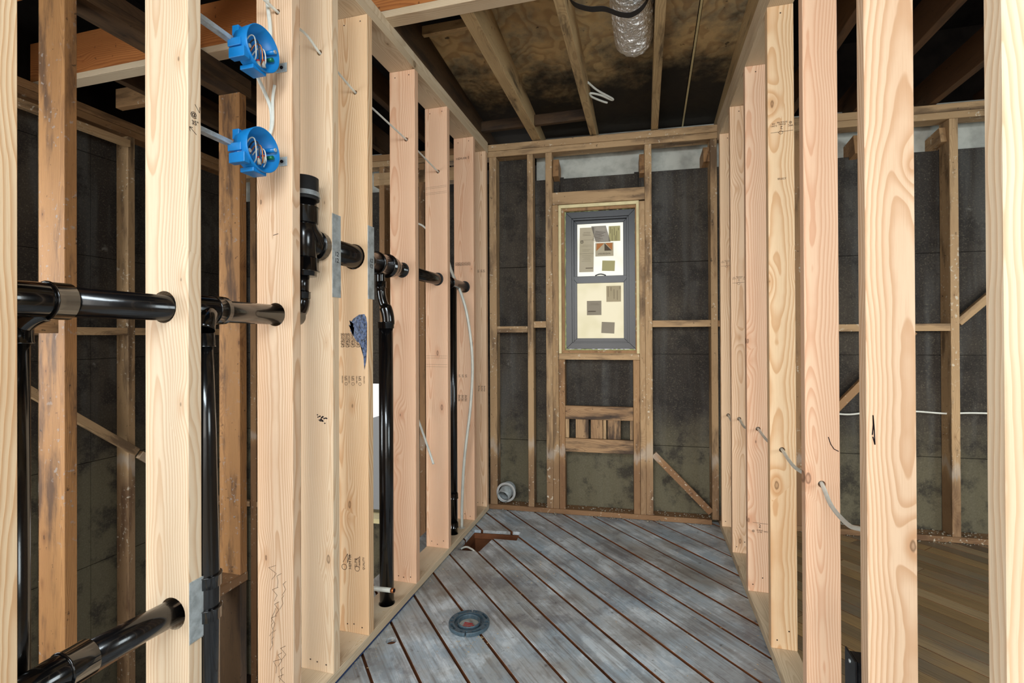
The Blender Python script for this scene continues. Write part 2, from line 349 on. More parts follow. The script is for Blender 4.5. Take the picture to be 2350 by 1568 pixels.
def bar(name, mat, parent, X, Y, Z, long='z', fr=None, label=None, bev=.0015, tilt=0):
    """piece of timber between X, Y, Z ranges (frame fr), its local Z along the long axis"""
    fr = fr or Matrix.Identity(4)
    sz = Vector((X[1]-X[0], Y[1]-Y[0], Z[1]-Z[0])); c = Vector(((X[0]+X[1])/2, (Y[0]+Y[1])/2, (Z[0]+Z[1])/2))
    R = RX[long]; ls = R.to_3x3().inverted() @ sz
    me = box_mesh(abs(ls.x), abs(ls.y), abs(ls.z), bev)
    o = link(name, me, mat, parent, fr @ Matrix.Translation(c) @ Matrix.Rotation(tilt, 4, 'Y') @ R)
    if label: o['label'] = label
    return o
def slant(name, mat, parent, p0, p1, w, t, nrm, fr=None, label=None):
    """a bar from p0 to p1 with width w across and thickness t along nrm"""
    fr = fr or Matrix.Identity(4)
    p0, p1, nrm = Vector(p0), Vector(p1), Vector(nrm).normalized(); z = (p1-p0).normalized(); x = nrm.cross(z).normalized(); y = z.cross(x)
    m = Matrix((x, y, z)).transposed().to_4x4(); m.translation = (p0+p1)/2
    o = link(name, box_mesh(w, t, (p1-p0).length), mat, parent, fr @ m)
    if label: o['label'] = label
    return o
def frames(pts):
    T = []
    for i in range(len(pts)):
        a = pts[max(i-1, 0)]; b = pts[min(i+1, len(pts)-1)]; T.append((b-a).normalized())
    n = T[0].orthogonal().normalized(); out = []
    for t in T:
        n = (n - t*n.dot(t)).normalized(); out.append((t, n, t.cross(n)))
    return out
def tube_bm(bm, pts, r, seg=20, caps=True):
    pts = [Vector(p) for p in pts]; rr = r if isinstance(r, (list, tuple)) else [r]*len(pts); fr = frames(pts); rings = []
    for p, (t, n, b), q in zip(pts, fr, rr):
        rings.append([bm.verts.new(p + (n*math.cos(2*PI*i/seg) + b*math.sin(2*PI*i/seg))*q) for i in range(seg)])
    for a, b in zip(rings, rings[1:]):
        for i in range(seg): bm.faces.new((a[i], a[(i+1) % seg], b[(i+1) % seg], b[i]))
    if caps: bm.faces.new(rings[0]); bm.faces.new(rings[-1][::-1])
def tube(name, mat, parent, pts, r, seg=20, label=None, caps=True):
    bm = bmesh.new(); pts = [Vector(p) for p in pts]; c = sum(pts, Vector())/len(pts)
    tube_bm(bm, [p-c for p in pts], r, seg, caps); me = mesh(name, bm, False)
    for p in me.polygons: p.use_smooth = len(p.vertices) == 4
    o = link(name, me, mat, parent, Matrix.Translation(c))
    if label: o['label'] = label
    return o
def spline(pts, k=8):
    P = [Vector(p) for p in pts]; P = [P[0]*2-P[1]] + P + [P[-1]*2-P[-2]]; out = []
    for i in range(1, len(P)-2):
        for j in range(k):
            t = j/k; a, b, c, d = P[i-1:i+3]
            out.append(.5*((2*b)+(c-a)*t+(2*a-5*b+4*c-d)*t*t+(3*b-a-3*c+d)*t**3))
    out.append(P[-2]); return out
def hub(name, mat, parent, c, axis, L, r, label=None):
    """a socket: short sleeve with a rounded lip"""
    a = Vector(axis).normalized(); c = Vector(c)
    q = [(-.5, .94), (-.48, 1), (.40, 1), (.44, 1.05), (.49, 1.05), (.5, .98)]
    return tube(name, mat, parent, [c + a*L*t for t, _ in q], [r*s for _, s in q], 24, label)
def bezarc(p0, p1, p2, k=10):
    p0, p1, p2 = Vector(p0), Vector(p1), Vector(p2)
    return [(1-t)**2*p0 + 2*t*(1-t)*p1 + t*t*p2 for t in [i/k for i in range(k+1)]]
DG = bpy.context.evaluated_depsgraph_get
def cut(objs, cutter_bm):
    """subtract real holes from solid pieces, then discard the tool"""
    me = bpy.data.meshes.new('tool'); bmesh.ops.recalc_face_normals(cutter_bm, faces=cutter_bm.faces); cutter_bm.to_mesh(me); cutter_bm.free(); t = bpy.data.objects.new('tool', me); C.objects.link(t)
    mods = []
    for o in objs:
        m = o.modifiers.new('b', 'BOOLEAN'); m.operation = 'DIFFERENCE'; m.solver = 'EXACT'; m.use_self = True; m.object = t; mods.append(m)
    bpy.context.view_layer.update(); dg = DG()
    for o in objs:
        new = bpy.data.meshes.new_from_object(o.evaluated_get(dg)); o.modifiers.clear(); o.data = new
    bpy.data.objects.remove(t)
def drill(objs, holes):
    bm = bmesh.new()
    for (x, z, r, y0, y1) in holes: tube_bm(bm, [(x, y0, z), (x, y1, z)], r, 24)
    cut(objs, bm)
def text(name, s, mat, parent, loc, right, up, h, label=None, mirror=False, ext=.0002):
    cu = bpy.data.curves.new('t', 'FONT'); cu.body = s; cu.size = h; cu.extrude = ext; cu.align_x = 'CENTER'; cu.align_y = 'CENTER'; cu.resolution_u = 2
    t = bpy.data.objects.new('t', cu); C.objects.link(t); bpy.context.view_layer.update()
    me = bpy.data.meshes.new_from_object(t.evaluated_get(DG())); bpy.data.objects.remove(t)
    r, u = Vector(right).normalized(), Vector(up).normalized(); n = r.cross(u)
    if mirror: r = -r
    m = Matrix((r, u, n)).transposed().to_4x4(); m.translation = Vector(loc)
    me.materials.clear(); o = link(name, me, mat, parent, m)
    if label: o['label'] = label
    return o
def strokes(name, mat, parent, lines, fn, w, label=None):
    """flat pen strokes; fn maps 2-D to 3-D, returns point and normal offset included"""
    bm = bmesh.new()
    for ln in lines:
        for a, b in zip(ln, ln[1:]):
            a2, b2 = Vector(a), Vector(b); d = (b2-a2)
            if d.length < 1e-6: continue
            d.normalize(); q = Vector((-d.y, d.x))*w/2; a2 = a2-d*w*.3; b2 = b2+d*w*.3
            bm.faces.new([bm.verts.new(fn(*p)) for p in (a2-q, b2-q, b2+q, a2+q)])
    o = link(name, mesh(name, bm), mat, parent)
    if label: o['label'] = label
    return o
def poly_prism(poly, z0, z1):
    bm = bmesh.new(); a = [bm.verts.new((x, y, z0)) for x, y in poly]; b = [bm.verts.new((x, y, z1)) for x, y in poly]
    bm.faces.new(a[::-1]); bm.faces.new(b)
    for i in range(len(poly)): j = (i+1) % len(poly); bm.faces.new((a[i], a[j], b[j], b[i]))
    return bm

# ---------------------------------------------------------------- floor
TH = math.radians(46.5); N2 = Vector((math.sin(TH), math.cos(TH))); D2 = Vector((math.cos(TH), -math.sin(TH)))
def clip(poly, nx, ny, d):      # keep nx*x+ny*y <= d
    out = []
    for i in range(len(poly)):
        p, q = poly[i], poly[(i+1) % len(poly)]; a = nx*p[0]+ny*p[1]-d; b = nx*q[0]+ny*q[1]-d
        if a <= 0: out.append(p)
        if a*b < 0: t = a/(a-b); out.append((p[0]+(q[0]-p[0])*t, p[1]+(q[1]-p[1])*t))
    return out
def boards(name, mat, parent, rect, off0, pitch, gap, z0, z1, zj, k0, k1, joints=None):
    x0, x1, y0, y1 = rect; res = []
    for k in range(k0, k1):
        a, b = off0+k*pitch+gap/2, off0+(k+1)*pitch-gap/2
        def P(s, t): v = N2*s + D2*t; return (v.x, v.y)
        cuts = [-8] + (joints(k) if joints else []) + [8]
        for c0, c1 in zip(cuts, cuts[1:]):
            poly = [P(a, c0+.001), P(a, c1-.001), P(b, c1-.001), P(b, c0+.001)]
            for c in ((1, 0, x1), (-1, 0, -x0), (0, 1, y1), (0, -1, -y0)):
                if len(poly) >= 3: poly = clip(poly, *c)
            if len(poly) < 3: continue
            ar = abs(sum(poly[i][0]*poly[(i+1) % len(poly)][1]-poly[(i+1) % len(poly)][0]*poly[i][1] for i in range(len(poly))))/2
            if ar < .0015: continue
            bm = poly_prism(poly, z0, z1+random.uniform(-zj, 0)); bmesh.ops.recalc_face_normals(bm, faces=bm.faces)
            cen = Vector((sum(p[0] for p in poly)/len(poly), sum(p[1] for p in poly)/len(poly), z1))
            # local Z along the board
            R = Matrix(((D2.y, 0, D2.x), (-D2.x, 0, D2.y), (0, 1, 0))).to_4x4(); mw = Matrix.Translation(cen) @ R
            if R.determinant() < 0: mw = Matrix.Translation(cen) @ Matrix(((-D2.y, 0, D2.x), (D2.x, 0, D2.y), (0, 1, 0))).to_4x4()
            bm.transform(mw.inverted()); bmesh.ops.bevel(bm, geom=[e for e in bm.edges if e.calc_length() > .05], offset=.0012, segments=1, affect='EDGES')
            o = link(name, mesh(name, bm), mat, parent, mw); o.data.materials.append(M['hole_joist'])
            for p in o.data.polygons:
                if abs((mw.to_3x3() @ p.normal).z) < .3: p.material_index = 1      # bare sawn board edges
            res.append(o)
    return res
floor = struct('floor')
planks = boards('plank', 'floor', floor, (-1.30, .535, -.6, 3.35), .659-.1475*12, .1475, .0115, -.019, 0, .002, 0, 26)
HOLE = [(-1.02, 2.835), (-.735, 2.868), (-.728, 2.745), (-.872, 2.735), (-.893, 2.556), (-1.02, 2.545)]
under = bar('underlay', 'hole_joist', floor, (-1.29, .53), (-.6, 3.3), (-.055, -.022), 'y')
tgt = [p for p in planks if (ABS[p.name].translation - Vector((-.9, 2.7, 0))).length < 3]
cut(planks+[under], poly_prism(HOLE, -.1, .05))
cut(planks, (lambda b: (tube_bm(b, [(-.969, 1.721, -.05), (-.969, 1.721, .05)], .022, 20), b)[1])(bmesh.new()))
for a, b in ((2.80, 2.84), (2.40, 2.44), (2.0, 2.04)): bar('floor_joist', 'hole_joist', floor, (-1.28, .5), (a+.045, b+.045), (-.26, -.058), 'x')
bar('floor_joist', 'hole_joist', floor, (-1.06, -1.02), (-.5, 3.2), (-.26, -.058), 'y')
bar('rim_board', 'old_dark', floor, (-1.30, -1.262), (-.5, 3.2), (-.26, -.058), 'y')
bar('crawl_ground', 'lowwall', floor, (-1.25, 3.3), (-.6, 3.3), (-.5, -.45), 'y')
strips = boards('floor_strip', 'strip', floor, (.54, 3.3, .35, 3.38), .9, .085, .003, -.019, 0, .0004, 0, 38, lambda k: sorted([-1.9+((k*.731) % 1)*1.3, .1+((k*.417) % 1)*1.4]))
bar('front_floor', 'strip', floor, (-3.2, 3.3), (-3.2, -.62), (-.02, 0), 'x')
bar('front_floor', 'strip', floor, (.54, 3.3), (-.62, .345), (-.02, 0), 'x')
bar('front_floor', 'strip', floor, (-3.2, -1.95), (-.62, .25), (-.02, 0), 'x')
bar('stairwell_floor', 'lowwall', floor, (-3.2, -1.3), (-.6, 3.6), (-1.55, -1.5), 'y')

# ---------------------------------------------------------------- left partition (2x6 studs on a plate)
UL = -1.036; UO = -1.168
wl = struct('wall_left')
LZ = 2.458
lf = [(-.27, 'fir'), (.135, 'fir'), (.542, 'fir_gold'), (.899, 'fir_pale'), (1.250, 'fir'), (1.448, 'fir_pale'), (1.669, 'fir_gold'), (2.074, 'fir_pink'), (2.461, 'fir_pink'), (2.882, 'fir_pink'), (3.130, 'fir')]
LS = []
for v, m in lf:
    LS.append(bar('stud', m, wl, (UO, UL), (v, v+.036), (.038, LZ-.0005)))
LS[-4]['label'] = 'stud with a long vertical split down its middle'
plate_l = bar('bottom_plate', 'plate', wl, (UO, UL), (-1.2, 3.175), (.0035, .038), 'y')
bar('sill_gasket', 'gasket', wl, (UO, UL+.003), (-1.2, 2.05), (.0006, .0036), 'y', bev=0)
bar('top_plate', 'plate', wl, (UO, UL), (-1.2, 3.18), (LZ, LZ+.037), 'y')
bar('top_plate', 'plate', wl, (UO, UL), (-1.2, 3.18), (LZ+.038, LZ+.075), 'y')
def hz(i): return LS[i].location
drill([LS[3]], [(-1.110, 1.272, .0385, .8, 1.0), (-1.084, .543, .038, .8, 1.0)])
drill([LS[4]], [(-1.099, 1.268, .036, 1.2, 1.33), (-1.088, 2.203, .009, 1.2, 1.33)])
drill([LS[5]], [(-1.088, 1.512, .05, 1.4, 1.5), (-1.086, 2.188, .010, 1.4, 1.5)])
drill([LS[6]], [(-1.100, 1.512, .050, 1.6, 1.75), (-1.090, 2.157, .009, 1.6, 1.75)])
drill([LS[7]], [(-1.104, 1.512, .036, 2.0, 2.2), (-1.081, 2.129, .010, 2.0, 2.2)])
drill([LS[8]], [(-1.097, 1.512, .036, 2.4, 2.55), (-1.091, 2.104, .010, 2.4, 2.55)])
drill([LS[9]], [(-1.098, 1.508, .036, 2.8, 2.95)])
cut([plate_l], (lambda b: (tube_bm(b, [(-1.088, 1.895, -.05), (-1.088, 1.895, .1)], .035, 24), tube_bm(b, [(-1.088, 2.66, -.05), (-1.088, 2.66, .1)], .028, 24), b)[2])(bmesh.new()))

# ---------------------------------------------------------------- right partition (2x4 studs)
UR = .447; UQ = .535
wr = struct('wall_right')
rf = [(-.04, 'fir'), (.365, 'fir'), (.768, 'fir_pale'), (1.173, 'fir'), (1.577, 'fir_pink'), (1.989, 'fir_gold'), (2.404, 'fir_pink'), (2.806, 'fir'), (3.170, 'fir')]
RS = [bar('stud', m, wr, (UR, UQ), (v, v+.036), (.038, 2.4195)) for v, m in rf]
bar('bottom_plate', 'plate', wr, (UR, UQ), (-1.2, 3.265), (.0005, .0375), 'y')
for k in range(3): bar('top_plate', 'plate', wr, (UR, UQ), (-1.2, 3.268), (2.42+.038*k, 2.457+.038*k), 'y')
rh = {8: (.486, .713), 7: (.484, .751), 6: (.493, .773), 5: (.488, .773), 4: (.489, .769)}
for i, (x, z) in rh.items():
    v = rf[i][0]; drill([RS[i]], [(x, z, .010, v-.05, v+.09)])

# ---------------------------------------------------------------- back wall
th = math.atan(.0535); BW = Matrix.Translation((0, 3.255, 0)) @ Matrix.Rotation(th, 4, 'Z')
wb = struct('wall_back')
def bb(name, mat, X, Z, Y=(0, .092), long='z', **k): return bar(name, mat, wb, X, Y, Z, long, BW, **k)
ZT = 2.437
bb('top_plate', 'old_pale', (-3.2, .45), (ZT, ZT+.040), long='x'); bb('top_plate', 'old_pale', (.452, 3.4), (ZT, ZT+.040), long='x')
bb('top_plate', 'old', (-3.2, -1.1), (ZT+.042, 2.524), long='x'); bb('top_plate', 'old_pale', (-1.098, 3.4), (ZT+.042, 2.524), long='x')
bb('bottom_plate', 'old', (-1.30, .405), (.001, .034), long='x'); bb('bottom_plate', 'old', (.452, 3.3), (.001, .034), long='x')
studs = [(-1.036, -.985, 'old_pale'), (-.768, -.728, 'old_pale'), (-.642, -.598, 'old_pale'), (.007, .050, 'old_pale'), (.407, .447, 'old_pale'),
         (.886, .922, 'old'), (1.699, 1.742, 'old_pale'), (2.5, 2.54, 'old')]
for a, b, m in studs: bb('stud', m, (a, b), (.035, ZT-.001))
for a, b in ((-2.96, -2.91), (-2.5, -2.46), (-1.866, -1.825), (-1.557, -1.515), (-1.24, -1.19)): bb('stud', 'old', (a, b), (-1.5, ZT-.001))
bb('trimmer', 'old', (-.597, -.558), (.035, 2.078)); bb('trimmer', 'old_pale', (-.029, .006), (.035, 2.071))
bb('cripple', 'old', (-.556, -.516), (.035, 1.036)); bb('cripple', 'old', (-.071, -.031), (.035, 1.036))
bb('header', 'old_pale', (-.597, .006), (2.08, 2.162), long='x'); bb('window_sill', 'old_pale', (-.556, -.031), (1.037, 1.076), long='x')
bb('noggin', 'old_pale', (-.984, -.769), (1.220, 1.263), (0, .04), long='x'); bb('noggin', 'old_pale', (-.727, -.643), (1.252, 1.296), (0, .04), long='x'); bb('noggin', 'old_pale', (.051, .406), (1.250, 1.293), (0, .04), long='x')
bb('noggin', 'old', (.448, .885), (1.25, 1.29), (0, .04), long='x'); bb('noggin', 'old_pale', (.923, 1.698), (1.215, 1.258), (0, .04), long='x')
bb('noggin', 'old_pale', (-3.1, -2.97), (-.12, -.08), (0, .04), long='x')
bb('noggin', 'old_pale', (-2.91, -2.5), (-.12, -.08), (0, .04), long='x')
def bd(mat, p, q, w, t=.03, n=0.02): return slant('brace', mat, wb, (p[0], n, p[1]), (q[0], n, q[1]), w, t, (0, 1, 0), BW)
bd('old', (.055, .428), (.402, .075), .042)
bd('old', (1.0, .62), (1.52, 1.215), .042); bd('old_pale', (1.742, 1.262), (2.3, 1.80), .042)
# water-stained boards under the window
bb('board', 'stained', (-.515, -.073), (.640, .728), (.0, .03), 'x', label='water-stained horizontal board'); bb('board', 'stained', (-.515, -.073), (.422, .511), (.0, .03), 'x', label='water-stained horizontal board')
for a, b, m in ((-.515, -.491, 'old_pale'), (-.447, -.362, 'stained'), (-.347, -.269, 'stained'), (-.266, -.246, 'old_pale'), (-.238, -.153, 'stained'), (-.093, -.073, 'old_pale')):
    bb('block', m, (a, b), (.512, .639), (.012, .042))
# fibre sheathing boards
rows = [(-.14, .467), (.467, 1.072), (1.072, 1.68), (1.68, 2.285)]
def panel(x0, x1, z0, z1, dn=0, mat='fibre'): bb('sheathing_panel', mat, (x0+.0015, x1-.0015), (z0+.002, z1-.002), (.094+dn, .106+dn), bev=.001)
for x0, x1, top in ((-1.16, -.555, 2.285), (-.03, .925, 2.29), (.925, 1.72, 2.29), (1.72, 3.4, 2.29)):
    for i, (a, b) in enumerate(rows): panel(x0, x1, a, min(b, top) if i < 3 else top, random.uniform(0, .004))
panel(-.555, -.03, -.14, .467, .002); panel(-.555, -.03, .467, 1.08, .004); panel(-.555, -.03, 2.06, 2.285, .001)
panel(-1.05, -.73, 2.285, 2.50, .001)
for x0, x1 in ((-3.3, -2.46), (-2.46, -1.87), (-1.87, -1.56), (-1.56, -1.16)):
    for a, b in [(-1.5, -.75), (-.75, -.14)] + rows:
        if x0 == -2.46 and a == -.14: a, b = .84, 1.072
        elif x0 == -2.46 and a == .467: continue
        if x0 == -1.56 and b > 2.2: b = 2.25
        panel(x0, x1, a, b, random.uniform(0, .004))
for z in (1.68, 1.072, .467):
    for a, b in ((-3.3, -1.1),) if z > 1 else ((-3.3, -2.46), (-1.86, -1.1)): bar('backing_board', 'fibre', wb, (a, b), (.1115, .118), (z-.03, z+.03), 'x', BW, bev=0)
    for a, b in ((-1.16, -.56), (-.03, 3.4)) if z > 1 else ((-1.16, 3.4),): bar('backing_board', 'fibre', wb, (a, b), (.1115, .118), (z-.03, z+.03), 'x', BW, bev=0)
for x, a, b in ((-2.46, -1.5, -.17), (-2.46, .84, 2.5), (-1.87, -1.5, -.17), (-1.87, .84, 2.2), (-1.56, -1.5, 2.2), (-1.16, -1.5, 2.5), (-.555, -.1, 1.05), (-.555, 2.08, 2.3), (-.03, -.1, 1.05), (-.03, 2.08, 2.3), (.925, -.1, 2.3), (1.72, -.1, 2.3)):
    bar('backing_board', 'fibre', wb, (x-.025, x+.025), (.1185, .124), (a, b), 'z', BW, bev=0)
for z in (-.75, -.14): bar('backing_board', 'fibre', wb, (-3.3, -1.1), (.1115, .118), (z-.03, z+.03), 'x', BW, bev=0)
bar('siding', 'lowwall', wb, (-1.0, 3.4), (.10, .125), (-.3, -.1), 'x', BW)
bar('sill_board', 'liner', wb, (-2.47, -1.86), (-.01, .12), (-.165, -.13), 'x', BW)
bb('header', 'old_pale', (-1.91, -1.24), (2.30, 2.392), long='x')
for x in (-2.3, -.62+.22, .72, 1.9): pass
for a, b in ((-3.2, -1.87), (-.73, .93), (.935, 3.3)): bar('soffit_board', 'soffit', wb, (a, b), (.17, .185), (2.2, 2.60), 'x', BW)
for x, z0, z1 in ((-.596, 2.276, 2.404), (-.025, 2.26, 2.403), (.37, 2.299, 2.403), (.80, 2.28, 2.403), (1.225, 2.28, 2.403), (1.668, 2.311, 2.405)):
    slant('rafter_tail', 'old', wb, (x+.021, .03 if x != -.025 else .05, (z0+z1)/2), (x+.021, .30, (z0+z1)/2-.05), .040, (z1-z0)*.96, (0, .18, 1), BW)
# debris along the plate
bm = bmesh.new()
for i in range(420):
    s = random.choice([random.uniform(-1.0, .4), random.uniform(.9, 2.0)]); on = random.random() < .6
    n_ = random.uniform(.01, .09) if on else random.uniform(-.03, -.003); z = .035 if on else .001; r = random.uniform(.0015, .006)*(1.6 if random.random() < .07 else 1)
    mtx = BW @ Matrix.Translation((s, n_, z+r*.5)) @ Matrix.Rotation(random.random()*6, 4, 'Z') @ Matrix.Diagonal((r, r*random.uniform(.5, 1.3), r*.7, 1))
    bmesh.ops.create_icosphere(bm, subdivisions=1, radius=1, matrix=mtx)
o = link('debris', mesh('debris', bm), 'chips'); o['kind'] = 'stuff'; o['label'] = 'pale crumbs of plaster and grit along the foot of the back wall'; o['category'] = 'debris'
bm = bmesh.new()
for i in range(360):
    c = random.choice([(-1.06, 1.62, .006, .055), (-.985, 3.17, .0, .05), (-1.1, 2.2, .038, .05), (-.66, 1.80, 0, .05), (-.5, 2.35, 0, .10), (.2, 2.2, 0, .2), (-1.1, 1.76, .038, .04)])
    x, y = random.gauss(c[0], c[3]), random.gauss(c[1], c[3]*1.2); on = UO < x < UL
    if x < UL and not on: continue
    L_ = random.uniform(.002, .009); mtx = Matrix.Translation((x, y, (.039 if on else .0015))) @ Matrix.Rotation(random.random()*6, 4, 'Z') @ Matrix.Diagonal((L_, .0012, .0008, 1))
    bmesh.ops.create_cube(bm, size=1, matrix=mtx)
o = link('wood_shavings', mesh('wood_shavings', bm), 'sawdust'); o['kind'] = 'stuff'; o['label'] = 'fine wood shavings scattered on plate and floor boards'; o['category'] = 'shavings'

# window in the back wall
wn = struct('window_1')
def wp(x, y): return (-.513+(x-120)/4.126*.0029, 2.035-(y-195)/4.126*.00296)
def ring(name, mat, x0, x1, z0, z1, w, n0, n1, parent=None, wt=None, wbm=None):
    """four mitred frame members as one mesh"""
    bm = bmesh.new(); wt = wt or w; wbm = wbm or w
    o = [(x0, z0), (x1, z0), (x1, z1), (x0, z1)]; i = [(x0+w, z0+wbm), (x1-w, z0+wbm), (x1-w, z1-wt), (x0+w, z1-wt)]
    for k in range(4):
        j = (k+1) % 4; q = [o[k], o[j], i[j], i[k]]
        a = [bm.verts.new((x, n0, z)) for x, z in q]; b = [bm.verts.new((x, n1, z)) for x, z in q]
        bm.faces.new(a); bm.faces.new(b[::-1])
        for t in range(4): bm.faces.new((a[t], a[(t+1) % 4], b[(t+1) % 4], b[t]))
    bmesh.ops.bevel(bm, geom=[e for e in bm.edges], offset=.0012, segments=1, affect='EDGES')
    return link(name, mesh(name, bm), mat, parent, BW)
ring('jamb_liner', 'liner', -.557, -.0295, 1.077, 2.079, .018, .012, .03, wn, wt=.022, wbm=.001)
ring('rough_jamb', 'old', -.54, -.032, 1.077, 2.06, .022, .03, .11, wn)
ring('window_frame', 'frame', -.513, -.053, 1.107, 2.035, .042, .05, .075, wn)
ring('inner_frame', 'frame', -.474, -.092, 1.142, 1.997, .016, .062, .105, wn)
ring('upper_sash', 'frame', -.462, -.104, 1.575, 1.985, .026, .085, .10, wn, wbm=.02)
ring('lower_sash', 'frame', -.474, -.092, 1.145, 1.600, .037, .066, .084, wn, wt=.048, wbm=.034)
p = wn
bar('glass_pane', 'pane_up', wn, (-.45, -.115), (.092, .095), (1.58, 1.975), 'z', BW, bev=0, label='frosted bright pane of the upper sash')
bar('glass_pane', 'pane_lo', wn, (-.45, -.12), (.074, .077), (1.165, 1.565), 'z', BW, bev=0, label='frosted cream pane of the lower sash')
tube('sash_lock', 'frame', wn, [BW @ Vector((-.315+t, .062, 1.601+.010*math.sin(PI*(t/.07)))) for t in [i*.007 for i in range(11)]], .004, 8)
bm = bmesh.new()
pts = []
for (x0, z0), (x1, z1) in (((-.518, 1.10), (-.048, 1.10)), ((-.048, 1.10), (-.048, 2.042)), ((-.048, 2.042), (-.518, 2.042)), ((-.518, 2.042), (-.518, 1.10))):
    k = 40
    for i in range(k): t = i/k; pts.append(Vector((x0+(x1-x0)*t+random.uniform(-.002, .002), .052+random.uniform(-.003, .003), z0+(z1-z0)*t+random.uniform(-.002, .002))))
pts.append(pts[0]); tube_bm(bm, pts, [random.uniform(.004, .0085) for _ in pts], 7)
link('spray_foam', mesh('spray_foam', bm, True), 'foam', wn, BW)
for i in range(7):
    x = -.47+i*.062; bar('shim', 'old', wn, (x, x+.045), (.035, .09), (1.0775, 1.098-random.random()*.004), 'x', BW)
def sticker(x0, y0, x1, y1, mat, n, label, skew=0, rot=0):
    cs = [(x0, y0), (x1, y0), (x1, y1), (x0, y1)]; cx, cy = (x0+x1)/2, (y0+y1)/2; q = []
    for x, y in cs:
        dx, dy = x-cx-skew*(y-cy), y-cy; q.append(wp(cx+dx*math.cos(rot)-dy*math.sin(rot), cy+dx*math.sin(rot)+dy*math.cos(rot)))
    bm = bmesh.new(); a = [bm.verts.new((x, n, z)) for x, z in q]; b = [bm.verts.new((x, n+.0003, z)) for x, z in q]
    bm.faces.new(a); bm.faces.new(b[::-1])
    for t in range(4): bm.faces.new((a[t], a[(t+1) % 4], b[(t+1) % 4], b[t]))
    o = link('sticker', mesh('sticker', bm), mat, wn, BW); o['label'] = label; return o
nu, nl = .0905, .0722
def tri(par, pts, mat, n, name='print'):
    bm = bmesh.new(); bm.faces.new([bm.verts.new((wp(*p)[0], n, wp(*p)[1])) for p in pts]); return link(name, mesh(name, bm), mat, par, BW)
def lines(par, x0, x1, ys, n, h=3, mat='txt', jit=0):
    bm = bmesh.new()
    for y in ys:
        a = wp(x0+random.random()*jit, y); b = wp(x1-random.random()*jit, y+h); bm.faces.new([bm.verts.new((x, n, z)) for x, z in ((a[0], a[1]), (b[0], a[1]), (b[0], b[1]), (a[0], b[1]))])
    return link('print', mesh('print', bm), mat, par, BW)
s1 = sticker(250, 335, 388, 758, 'paper', nu, 'tall performance label with lines of print', skew=.02)
lines(s1, 280, 365, (380, 395, 408), nu-.0006, 3, jit=12); lines(s1, 252, 386, (453, 582), nu-.0006, 2); lines(s1, 262, 372, (500, 512, 545, 557, 600, 615, 628, 640, 655), nu-.0006, 1.5, jit=30); lines(s1, 308, 378, (718,), nu-.0006, 7, 'dk')
ring('print', 'dk', wp(262, 0)[0], wp(286, 0)[0], wp(0, 482)[1], wp(0, 458)[1], .003, nu-.0007, nu-.0005, s1)
s2 = sticker(530, 332, 638, 474, 'paper_y', nu, 'pale label with vertical columns of print')
for x, y0, y1 in ((545, 340, 400), (560, 360, 470), (580, 345, 420), (603, 380, 470), (620, 350, 375), (590, 420, 470)):
    tri(s2, [(x, y0), (x+4, y0), (x+4, y1), (x, y1)], 'txt', nu-.0006)
s3 = sticker(385, 325, 525, 480, 'paper_g', nu-.0012, 'slanted folded label overlapping its neighbours', skew=-.28)
for k, (a, b) in enumerate(((420, 330), (395, 520))): pass
for i in range(9):
    y = 372+i*10; x = 405-i*4; tri(s3, [(x, y), (x+95-(i % 3)*14, y+16), (x+95-(i % 3)*14, y+20), (x, y+4)], 'txt', nu-.0016)
tri(s3, [(410, 330), (500, 345), (495, 372), (402, 362)], 'paper_l', nu-.0015); tri(s3, [(370, 455), (450, 470), (448, 482), (366, 478)], 'paper_l', nu-.0015)
s4 = sticker(402, 486, 574, 613, 'paper', nu, 'square sticker with orange and black sail-shaped emblem and mirrored lettering')
tri(s4, [(415, 490), (488, 490), (412, 562)], 'orange', nu-.0006); tri(s4, [(497, 490), (565, 490), (562, 562)], 'orange', nu-.0006); tri(s4, [(489, 490), (489, 562), (558, 562)], 'dk', nu-.0008)
x, z = wp(487, 590); text('lettering', 'ANDERSEN', 'txt', s4, BW @ Vector((x, nu-.001, z)), BW.to_3x3() @ Vector((1, 0, 0)), (0, 0, 1), .0165, mirror=True, ext=.0001)
sticker(466, 656, 586, 754, 'paper_y', nu, 'small tilted olive label low on the upper pane', rot=.05)
s5 = sticker(505, 898, 642, 1047, 'paper', nl, 'label with vertical print at the top right of the lower pane')
for x, y0, y1 in ((520, 905, 1000), (548, 910, 945), (575, 930, 1020), (605, 940, 1030), (630, 905, 930)): tri(s5, [(x, y0), (x+4, y0), (x+4, y1), (x, y1)], 'txt', nl-.0006)
s6 = sticker(320, 1035, 458, 1170, 'paper_g', nl, 'square grey label left of centre on the lower pane'); lines(s6, 335, 440, (1060, 1072), nl-.0006, 2, jit=20); lines(s6, 330, 405, (1130,), nl-.0006, 9, 'txt')
sticker(458, 1237, 580, 1342, 'paper_g', nl, 'small tilted grey label near the bottom of the lower pane', rot=.05)

